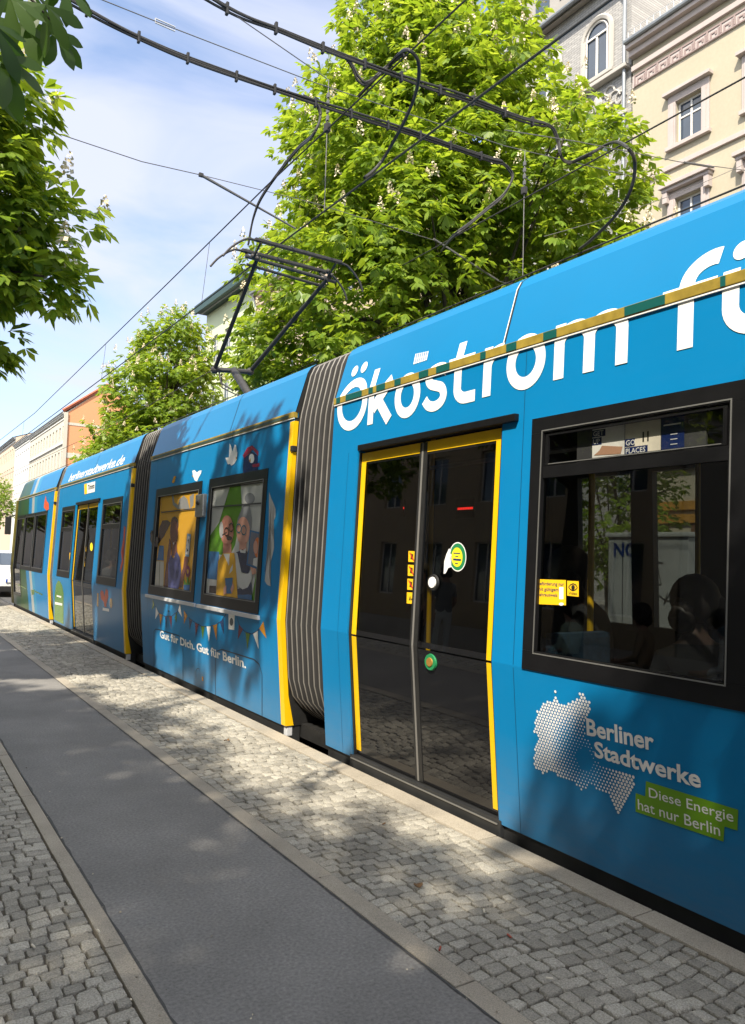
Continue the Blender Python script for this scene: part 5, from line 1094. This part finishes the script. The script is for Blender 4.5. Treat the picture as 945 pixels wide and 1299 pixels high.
tree('chestnut_tree', 'big flowering chestnut right behind the tram, its crown filling the top of the view', (10.4, 12.9, 0), [(9.9, 13.1, 6.6, 4.5, 4.3, 2.9), (10.2, 13.0, 9.8, 3.7, 3.3, 3.3), (10.4, 13.3, 12.2, 2.4, 2.3, 2.6), (8.0, 15.4, 5.9, 1.8, 2.0, 1.5), (11.9, 9.9, 5.9, 2.0, 1.4, 1.4), (8.2, 12.0, 8.6, 1.9, 1.7, 1.8), (10.8, 10.1, 8.6, 1.7, 1.5, 1.7), (10.8, 8.5, 6.2, 1.4, 1.2, .9), (8.4, 14.4, 10.8, 1.5, 1.5, 1.6), (9.3, 13.8, 13.2, 1.8, 1.8, 1.6)], 1650, 14, .235, 21, nblos=420, fork=3.2)
tree('chestnut_tree', 'flowering chestnut of full oval shape further off behind the middle of the tram', (10.3, 33, 0), [(10.2, 33, 5.6, 3.3, 3.1, 2.6), (10.3, 33, 8.2, 2.7, 2.6, 2.5), (10.4, 33, 10.2, 1.7, 1.7, 2.0), (8.6, 34.2, 5.2, 1.7, 1.7, 1.3)], 900, 12, .24, 22, nblos=300, fork=2.8, crad=.45)
tree('small_tree', 'small bright tree far away beside the tram front', (8.9, 80, 0), [(8.9, 80, 5.6, 1.9, 1.9, 2.6)], 130, 8, .26, 23, nblos=0, fork=2.5, crad=.6)
q = on_x(772, 640, 12.2); tree('bush', 'leafy green bush behind the utility cabinet, seen through the near tram window', (12.2, q.y, -.02), [(12.2, q.y, 2.6, 1.3, 1.5, 1.6)], 130, 11, .15, 29, nblos=0, fork=1.2, trunk_r=.06, crad=.35, limbs=12)
# tree on the left whose branch tips reach in over the platform
T3 = tree('chestnut_tree', 'flowering chestnut at the left edge with branches reaching in over the platform', (-3.6, 8.4, 0), [(-3.8, 8.6, 6.0, 2.7, 2.9, 2.5), (-1.1, 8.2, 5.0, 1.2, 1.4, 1.3), (.1, 8.0, 5.2, 1.0, 1.0, .9), (.3, 8.0, 4.2, .8, .8, .6), (0.28, 8.0, 5.53, 0.88, 0.88, 0.60), (0.60, 8.0, 4.57, 0.80, 0.88, 0.44), (1.08, 8.0, 4.65, 0.60, 0.56, 0.28), (0.84, 8.0, 4.01, 0.76, 0.72, 0.34), (1.24, 8.0, 3.89, 0.44, 0.40, 0.20), (0.36, 8.0, 3.37, 0.60, 0.56, 0.30), (0.52, 8.0, 3.05, 0.34, 0.36, 0.20)], 720, 14, .19, 24, mleaf=M_leaf, nblos=170, fork=2.8, crad=.29)
for k_, (dx_, y_) in enumerate(((-1.6, 19.5), (-1.4, 29), (-1.6, 39), (-1.5, 50), (-1.6, 63), (-1.5, 78), (-1.5, 95))): dup_tree(T3, (dx_, y_-8.4, 0), 'chestnut number %d along the left pavement beyond the left edge tree, mirrored in the tram' % (k_+2), 'trees along the left pavement')
# tree standing over the photographer: one drooping spray hangs into the top left corner
rngx = np.random.default_rng(5); SV = []
def spray_leaf(px, py, y, ax, L, roll=0.0, nl=6):
    """one big compound leaf made of curved, pointed leaflets"""
    b = np.array(on_y(px, py, y)); d = unit(np.array(ax, float)); s = unit(np.cross(d, [0, -1, .25])); out = []
    nrm = unit(np.cross(s, d)+np.array([0, 0, .2]))
    for a in np.linspace(-1.5, 1.5, nl):
        a += rngx.normal(0, .10); l = unit(d*math.cos(a)+s*math.sin(a)+nrm*rngx.normal(0, .22)); ll = L*(1.1-.24*abs(a))*rngx.uniform(.9, 1.1); pr = unit(np.cross(nrm+rngx.normal(0, .25, 3), l))
        prof_ = [(0, .015), (.2, .055), (.42, .115), (.62, .165), (.78, .15), (.9, .085), (1.0, .006)]
        pts = [(b+l*ll*t-nrm*ll*.16*t*t, pr*ll*w) for t, w in prof_]
        for (p, w), (q, w2) in zip(pts, pts[1:]):
            out += [p-w, q-w2, q, p, p, q, q+w2, p+w]
    return np.array(out)
for a in ((22, 28, 2.9, (.1, .1, -1), .16), (58, 6, 2.85, (.35, 0, -.9), .155), (70, 38, 3.0, (.12, .05, -1), .15), (5, 70, 2.8, (.35, 0, -1), .17), (-8, 30, 2.75, (.3, .1, -1), .17), (40, -12, 2.95, (.2, 0, -1), .16), (-14, 88, 2.9, (.8, 0, -.55), .16), (12, -6, 2.8, (-.2, .1, -1), .17), (84, -20, 2.9, (.3, 0, -1), .14)): SV.append(spray_leaf(*a))
SPR = np.concatenate(SV)
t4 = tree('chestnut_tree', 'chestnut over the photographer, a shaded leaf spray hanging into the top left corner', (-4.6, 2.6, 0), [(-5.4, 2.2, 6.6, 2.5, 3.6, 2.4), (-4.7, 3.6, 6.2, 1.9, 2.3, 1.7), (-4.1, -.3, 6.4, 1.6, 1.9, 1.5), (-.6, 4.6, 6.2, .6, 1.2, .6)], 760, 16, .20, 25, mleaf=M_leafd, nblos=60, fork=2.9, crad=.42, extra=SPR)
obj('twig', tube(bmesh.new(), smooth_path([(-4.2, 2.8, 5.0), (-2.2, 2.8, 5.2), (-.7, 2.8, 4.6), on_y(-30, -60, 2.9), on_y(35, -5, 2.9), on_y(68, 30, 2.95)], 6), .014, r2=.003), M_bark, t4)
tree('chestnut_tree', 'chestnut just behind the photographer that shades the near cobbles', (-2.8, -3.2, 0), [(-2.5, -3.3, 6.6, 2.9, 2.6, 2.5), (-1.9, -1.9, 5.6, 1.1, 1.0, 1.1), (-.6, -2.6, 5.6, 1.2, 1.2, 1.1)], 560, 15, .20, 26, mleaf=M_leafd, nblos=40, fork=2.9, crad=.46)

# ------------------------------------------------------------------ people
M_skin = mat('skin', (.42, .24, .17), .5); M_skind = mat('skin_silhouette', (.045, .025, .018), .6); M_hair = mat('dark_hair', (.012, .009, .008), .6)  # second skin is near-black: shade inside the tram put into the colour
def person(label, at, face, joints, radii, edges, mats, regions, hair=None, group=None):
    """joints in body space (x right, y front, z up); one skinned mesh, materials by region"""
    me = bpy.data.meshes.new('person_skeleton'); me.from_pydata(joints, edges, []); o = bpy.data.objects.new('person_skeleton', me); COL.objects.link(o)
    md = o.modifiers.new('s', 'SKIN'); md.use_smooth_shade = True
    for v, r in zip(me.skin_vertices[0].data, radii): v.radius = (r if isinstance(r, tuple) else (r, r))
    me.skin_vertices[0].data[0].use_root = True
    sb = o.modifiers.new('b', 'SUBSURF'); sb.levels = 2; sb.render_levels = 2
    dg = bpy.context.evaluated_depsgraph_get(); m2 = bpy.data.meshes.new_from_object(o.evaluated_get(dg)); bpy.data.objects.remove(o)
    rt = root('person', at, label, 'person', group); m2.materials.clear(); m2.name = 'body'
    M_ = Matrix.Rotation(face, 4, 'Z')
    for m in mats: m2.materials.append(m)
    for p in m2.polygons: p.material_index = regions(p.center); p.use_smooth = True
    m2.transform(Matrix.Translation(Vector(at)) @ M_)
    b = bpy.data.objects.new('body', m2); COL.objects.link(b); b.parent = rt; b.location = -Vector(at)
    if hair:
        hc_, hr, hm, sc = hair; bm = bmesh.new(); blob(bm, hc_, hr, 14, sc); random.seed(int(abs(at[1])*97))
        for k in range(9): a_ = random.uniform(.9, 2.25)*math.pi; blob(bm, (hc_[0]+hr*.62*math.cos(a_), hc_[1]-abs(hr*.5*math.sin(a_))-.01, hc_[2]-random.uniform(.0, .13)), hr*random.uniform(.38, .62), 8);
        bmesh.ops.transform(bm, matrix=Matrix.Translation(Vector(at)) @ M_, verts=bm.verts); obj('hair', bm, hm, rt, smooth=True)
    return rt
def stand(label, at, face, shirt, legs, skin=M_skin, hairm=M_hair, arm=0.0, group=None):
    J = [(0, 0, .95), (0, .01, 1.15), (0, 0, 1.36), (0, 0, 1.47), (0, .015, 1.55), (0, .02, 1.64), (0, .01, 1.70)]; R = [(.15, .11), (.13, .10), (.15, .10), .055, .07, (.08, .095), .06]; E = [(0, 1), (1, 2), (2, 3), (3, 4), (4, 5), (5, 6)]
    for s in (-1, 1):
        i = len(J); J += [(s*.10, 0, .86), (s*.10, .02, .50), (s*.10, -.01, .10), (s*.10, .12, .035)]; R += [.09, .06, .042, .035]; E += [(0, i), (i, i+1), (i+1, i+2), (i+2, i+3)]
        i = len(J); J += [(s*.17, 0, 1.38), (s*.22, -.02+arm*.1, 1.10), (s*.20, .06+arm*.25, .86+arm*.2), (s*.19, .10+arm*.3, .77+arm*.22)]; R += [.055, .042, .03, .032]; E += [(2, i), (i, i+1), (i+1, i+2), (i+2, i+3)]
        k = i+3
        for f in range(4): J.append((J[k][0]+(f-1.5)*.017, J[k][1]+.03, J[k][2]-.075)); R.append(.0085); E.append((k, len(J)-1))
    rg = lambda c: 2 if c.z > 1.44 or (abs(c.x) > .155 and c.z < 1.2) else (0 if c.z > .93 else 1)
    return person(label, at, face, J, R, E, [shirt, legs, skin], rg, ((0, -.02, 1.69), .105, hairm, (.9, 1.05, 1.0)), group)
def sit(label, at, face, shirt, legs, skin=M_skin, hairm=M_hair, lean=0.0, group=None):
    J = [(0, 0, .56), (0, .02+lean*.2, .78), (0, .01+lean*.5, .99), (0, .02+lean*.65, 1.09), (0, .04+lean*.8, 1.17), (0, .05+lean*.9, 1.26), (0, .04+lean*.9, 1.32)]; R = [(.16, .13), (.14, .11), (.16, .11), .055, .07, (.08, .095), .06]; E = [(0, 1), (1, 2), (2, 3), (3, 4), (4, 5), (5, 6)]
    for s in (-1, 1):
        i = len(J); J += [(s*.10, .10, .56), (s*.11, .43, .55), (s*.11, .45, .12), (s*.11, .57, .08)]; R += [.09, .065, .045, .035]; E += [(0, i), (i, i+1), (i+1, i+2), (i+2, i+3)]
        i = len(J); J += [(s*.18, lean*.5, 1.0), (s*.23, .05+lean*.5, .74), (s*.14, .30, .66), (s*.08, .38, .65)]; R += [.055, .042, .03, .032]; E += [(2, i), (i, i+1), (i+1, i+2), (i+2, i+3)]
        k = i+3
        for f in range(4): J.append((J[k][0]-s*.02, J[k][1]+.07, J[k][2]+(f-1.5)*.016)); R.append(.0085); E.append((k, len(J)-1))
    rg = lambda c: 2 if c.z > 1.07 or (c.y > .24 and .6 < c.z < .75 and abs(c.x) < .2) else (0 if c.z > .62 and not (c.y > .3) else 1)
    return person(label, at, face, J, R, E, [shirt, legs, skin], rg, ((0, .025+lean*.9, 1.29), .128, hairm, (.92, 1.05, 1.0)), group)
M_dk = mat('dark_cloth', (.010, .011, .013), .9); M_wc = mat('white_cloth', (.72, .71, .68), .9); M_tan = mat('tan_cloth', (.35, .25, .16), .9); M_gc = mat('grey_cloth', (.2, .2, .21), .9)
q = on_x(885, 765, 3.45); sit('dark-haired passenger sitting behind the right end of the near tram window', (3.45, q.y, q.z-1.27), rad(-25), M_dk, M_dk, M_skind)  # both window passengers coloured near-black to read as unlit silhouettes
q = on_x(768, 735, 3.55); sit('passenger darkened to a silhouette leaning forward behind the middle of the near tram window', (3.6, q.y, q.z-1.22), rad(25), M_dk, M_dk, M_skind, lean=.25)
q = on_x(141, 738, 3.4); sit('passenger in a pale top behind the window right of the farther tram door', (3.4, q.y, .06), rad(180), M_gc, M_dk)
stand('woman in white trousers on the pavement, mirrored in the tram door', (-2.75, 10.6, 0), rad(20), M_gc, M_wc, arm=.6)
hp_ = stand('person in a tan top and straw hat on the pavement, mirrored in the door', (-4.2, 13.2, 0), rad(-100), M_tan, M_dk, arm=.3)
bm = bmesh.new(); blob(bm, (-4.2, 13.2, 1.76), .12, 12, (1, 1, .8)); tube(bm, [(-4.2, 13.2, 1.73), (-4.2, 13.2, 1.745)], .19, n=16); tag(obj('straw_hat', bm, mat('straw', (.5, .38, .2), .9)), 'pale straw hat worn by the person on the pavement', 'hat')

bq = root('bench', (-2.5, 6.2, 0), 'long timber bench on the pavement, mirrored in the near tram window', 'bench')
obj('seat', B(-2.75, -2.3, 4.6, 7.9, .40, .45, bev=.01), mat('bench_timber', (.2, .12, .06), .7, noise=(8, .3)), bq)
for y in (4.8, 6.25, 7.7): obj('leg', B(-2.7, -2.35, y-.03, y+.03, 0, .399), M_steel, bq)
for y, lb, a, b in ((5.0, 'guest in a white top on the bench, mirrored at the right of the near window', M_wc, M_dk), (6.1, 'guest in a tan top in the middle of the bench, mirrored in the near window', M_tan, M_gc), (7.3, 'guest in pale green on the bench, mirrored at the left of the near window', mat('pale_green_cloth', (.45, .55, .42), .9), M_dk)): sit(lb, (-2.5, y, -.06), rad(-70+y*8), a, b, lean=.1)
# ------------------------------------------------------------------ street furniture, car, litter
c0, c1 = on_x(772, 676, 9.6), on_x(873, 676, 9.6)
cb = root('utility_cabinet', (9.9, (c0.y+c1.y)/2, -.02), 'grey utility cabinet with scrawled tags, seen through the near tram window', 'cabinet')
M_cab = mat('cabinet_grey', (.28, .29, .285), .6, noise=(4, .12), noise2=(40, .08))
bm = bmesh.new(); box(bm, 9.6, 10.0, c1.y, c0.y, 0, c0.z-.07, bev=.01); obj('cabinet_body', bm, M_cab, cb)
bm = bmesh.new(); box(bm, 9.56, 10.04, c1.y-.04, c0.y+.04, c0.z-.068, c0.z, bev=.02); obj('cabinet_lid', bm, mat('cabinet_lid_grey', (.33, .34, .33), .6), cb)
bm = bmesh.new()
for yq in (c0.y-.28, (c0.y+c1.y)/2): box(bm, 9.592, 9.599, yq-.004, yq+.004, .08, c0.z-.1)
obj('door_joint', bm, M_rub, cb)
text_flat('graffiti', 'NO', (9.588, on_x(779, 705, 9.6).y, on_x(779, 705, 9.6).z), (0, -1, 0), (0, 0, 1), .20, M_navy, cb, bold=.03)
bm = bmesh.new(); random.seed(3)
for k in range(7):
    a = Vector((9.588, random.uniform(c1.y+.15, c0.y-.4), random.uniform(.3, c0.z-.3))); tube(bm, smooth_path([a+Vector((0, random.uniform(-.12, .12), random.uniform(-.16, .16))) for _ in range(5)], 4), .007, n=4)
obj('graffiti', bm, M_rub, cb)
# white car waiting behind the tram's front
car = root('car', (3.75, 29.2, -.2), 'white car on the tracks just past the tram front, at the left edge', 'car')
M_carw = mat('car_white', (.78, .79, .80), .2, coat=.6)
def loft(bm, secs):
    rows = [[bm.verts.new((3.75+x, 27.2+y, -.2+z)) for x, z in ring] for y, ring in secs]
    for A, Bq in zip(rows, rows[1:]):
        for k in range(len(A)): bm.faces.new((A[k], A[(k+1) % len(A)], Bq[(k+1) % len(A)], Bq[k]))
    bm.faces.new(rows[0]); bm.faces.new(list(reversed(rows[-1]))); return bm
def csec(w, z0, zb, zt, wt): return [(-w*.9, z0), (w*.9, z0), (w, z0+.2), (w, zb-.1), (w*.96, zb), (wt, zt-.06), (wt*.9, zt), (-wt*.9, zt), (-wt, zt-.06), (-w*.96, zb), (-w, zb-.1), (-w, z0+.2)]
obj('body', loft(bmesh.new(), [(0, csec(.70, .32, .62, .66, .6)), (.12, csec(.84, .24, .72, .76, .74)), (.5, csec(.89, .22, .86, .90, .78)), (1.05, csec(.90, .22, .95, 1.0, .78)), (1.75, csec(.90, .22, .98, 1.44, .64)), (2.6, csec(.90, .22, 1.0, 1.5, .64)), (3.4, csec(.90, .24, 1.02, 1.44, .62)), (4.0, csec(.86, .3, .98, 1.1, .66)), (4.15, csec(.8, .36, .8, .9, .66))]), M_carw, car, smooth=False)
bm = bmesh.new(); bm.faces.new([bm.verts.new((3.75+x, 27.2+y, -.2+z)) for x, y, z in ((-.72, 1.06, 1.02), (.72, 1.06, 1.02), (.58, 1.70, 1.42), (-.58, 1.70, 1.42))]); obj('windscreen', bm, M_pane, car)
for s in (-1, 1):
    bm = bmesh.new(); bm.faces.new([bm.verts.new((3.75+s*x, 27.2+y, -.2+z)) for x, y, z in ((.875, 1.25, 1.02), (.885, 3.5, 1.06), (.665, 3.25, 1.40), (.665, 1.85, 1.40))]); obj('side_window', bm, M_pane, car)
    bm = bmesh.new(); box(bm, 3.75+s*.62-.16, 3.75+s*.62+.16, 27.2+.02, 27.4, .42, .56, bev=.04); obj('headlight', bm, M_lgrey, car)
    for yy in (.85, 3.35):
        bm = bmesh.new(); tube(bm, [(3.75+s*.70, 27.2+yy, .12), (3.75+s*.905, 27.2+yy, .12)], .32, n=20); wh = obj('wheel', bm, M_rub, car); bm = bmesh.new(); tube(bm, [(3.75+s*.9, 27.2+yy, .12), (3.75+s*.912, 27.2+yy, .12)], .2, n=16); obj('rim', bm, M_alu, wh)
bm = bmesh.new(); box(bm, 3.49, 4.01, 27.17, 27.195, .28, .39); np_ = obj('number_plate', bm, M_white, car); bm = bmesh.new(); box(bm, 3.49, 3.54, 27.165, 27.169, .28, .39); obj('blue_strip', bm, art(40, 90, 200), np_)
bm = bmesh.new(); box(bm, 3.25, 4.25, 27.13, 27.3, -.02, .16, bev=.03); obj('lower_grille', bm, M_rub, car)
sp = root('street_pole', (4.45, 40, -.2), 'slim grey pole with a small pink notice at the far left edge', 'pole')
obj('pole', tube(bmesh.new(), [(4.45, 40, -.2), (4.45, 40, 6.5)], .06), M_lgrey, sp); bm = bmesh.new(); box(bm, 4.3, 4.75, 39.9, 39.93, 1.7, 2.4); obj('notice', bm, art(235, 120, 180), sp)
bm = bmesh.new(); box(bm, 4.3, 4.75, 39.9, 39.93, 1.2, 1.65); obj('notice', bm, art(90, 130, 200), sp)
random.seed(77)
M_butt = mat('butt_paper', (.6, .55, .45), .9); M_dry = mat('dry_leaf', (.16, .09, .04), .9); M_rl = mat('reddish_scrap', (.35, .08, .05), .9)
for i, (px, py, m_, lb, kind) in enumerate(((531, 1124, M_dry, 'crumpled brown leaf on the cobbles below the tram door', 'leaf'), (614, 1157, M_butt, 'pale cigarette end on the cobbles in the middle of the strip', 'butt'), (558, 1205, M_rl, 'small reddish scrap by the right kerb strip', 'butt'), (697, 1243, M_butt, 'pale cigarette end on the near cobbles, right of the reddish scrap', 'butt'), (487, 1046, M_dry, 'dark twig lying in the sunny patch of cobbles', 'butt'), (646, 1189, M_rl, 'tiny red fleck on the cobbles right of the middle', 'butt'), (778, 916, M_dry, 'x', 'skip'), (125, 1183, M_butt, 'pale crumb on the lower left cobbles', 'butt'), (42, 1202, M_butt, 'pale crumb on the left cobbles near the edge', 'butt'), (288, 940, M_dry, 'brown leaf bit on the bike path by the kerb', 'leaf'))):
    if kind == 'skip': continue
    p = on_z(px, py, .004); a = random.random()*3; bm = bmesh.new()
    if kind == 'butt': tube(bm, [p+Vector((-.012*math.cos(a), -.012*math.sin(a), .005)), p+Vector((.012*math.cos(a), .012*math.sin(a), .006))], .004, n=6)
    else:
        P = [p+Vector((.022*math.cos(t+a)*(1+.3*math.sin(3*t)), .016*math.sin(t+a), .006+.008*math.sin(2*t+1))) for t in [k*.7 for k in range(9)]]; bm.faces.new([bm.verts.new(v) for v in P]); bmesh.ops.triangulate(bm, faces=bm.faces[:])
        r_ = bmesh.ops.extrude_face_region(bm, geom=bm.faces[:]); bmesh.ops.translate(bm, verts=[v for v in r_['geom'] if isinstance(v, bmesh.types.BMVert)], vec=(0, 0, .002))
    tag(obj('dry_leaf' if kind == 'leaf' else 'cigarette_end' if m_ is M_butt else 'paper_scrap', bm, m_), lb, 'litter')

# a mesh made of several loose pieces of one kind becomes one part per piece
def split_loose(o):
    me = o.data; bm = bmesh.new(); bm.from_mesh(me); bm.verts.ensure_lookup_table(); seen = set(); comps = []
    for v in bm.verts:
        if v.index in seen: continue
        st = [v]; seen.add(v.index); c = []
        while st:
            w = st.pop(); c.append(w.index)
            for e in w.link_edges:
                u = e.other_vert(w)
                if u.index not in seen: seen.add(u.index); st.append(u)
        comps.append(c)
    if len(comps) > 1:
        for c in comps[1:]:
            b2 = bm.copy(); b2.verts.ensure_lookup_table(); keep = set(c); bmesh.ops.delete(b2, geom=[v for v in b2.verts if v.index not in keep], context='VERTS')
            m2 = bpy.data.meshes.new(o.name.split('.')[0]); b2.to_mesh(m2); b2.free()
            for m in me.materials: m2.materials.append(m)
            n = o.copy(); n.data = m2; COL.objects.link(n)
        keep = set(comps[0]); bmesh.ops.delete(bm, geom=[v for v in bm.verts if v.index not in keep], context='VERTS'); bm.to_mesh(me)
    bm.free()
for o in [o for o in bpy.data.objects if o.type == 'MESH' and o.name.split('.')[0] in ('gutter_patch', 'door_surround', 'skirt', 'door_gasket', 'printed_bird', 'printed_birdhouse', 'printed_bunting', 'printed_beak', 'warning_sticker', 'panel_seam', 'sticker_stripe', 'attic_window', 'ticket_sign', 'printed_vine', 'printed_post', 'printed_caption', 'door_joint', 'gable', 'film_picture')]: split_loose(o)
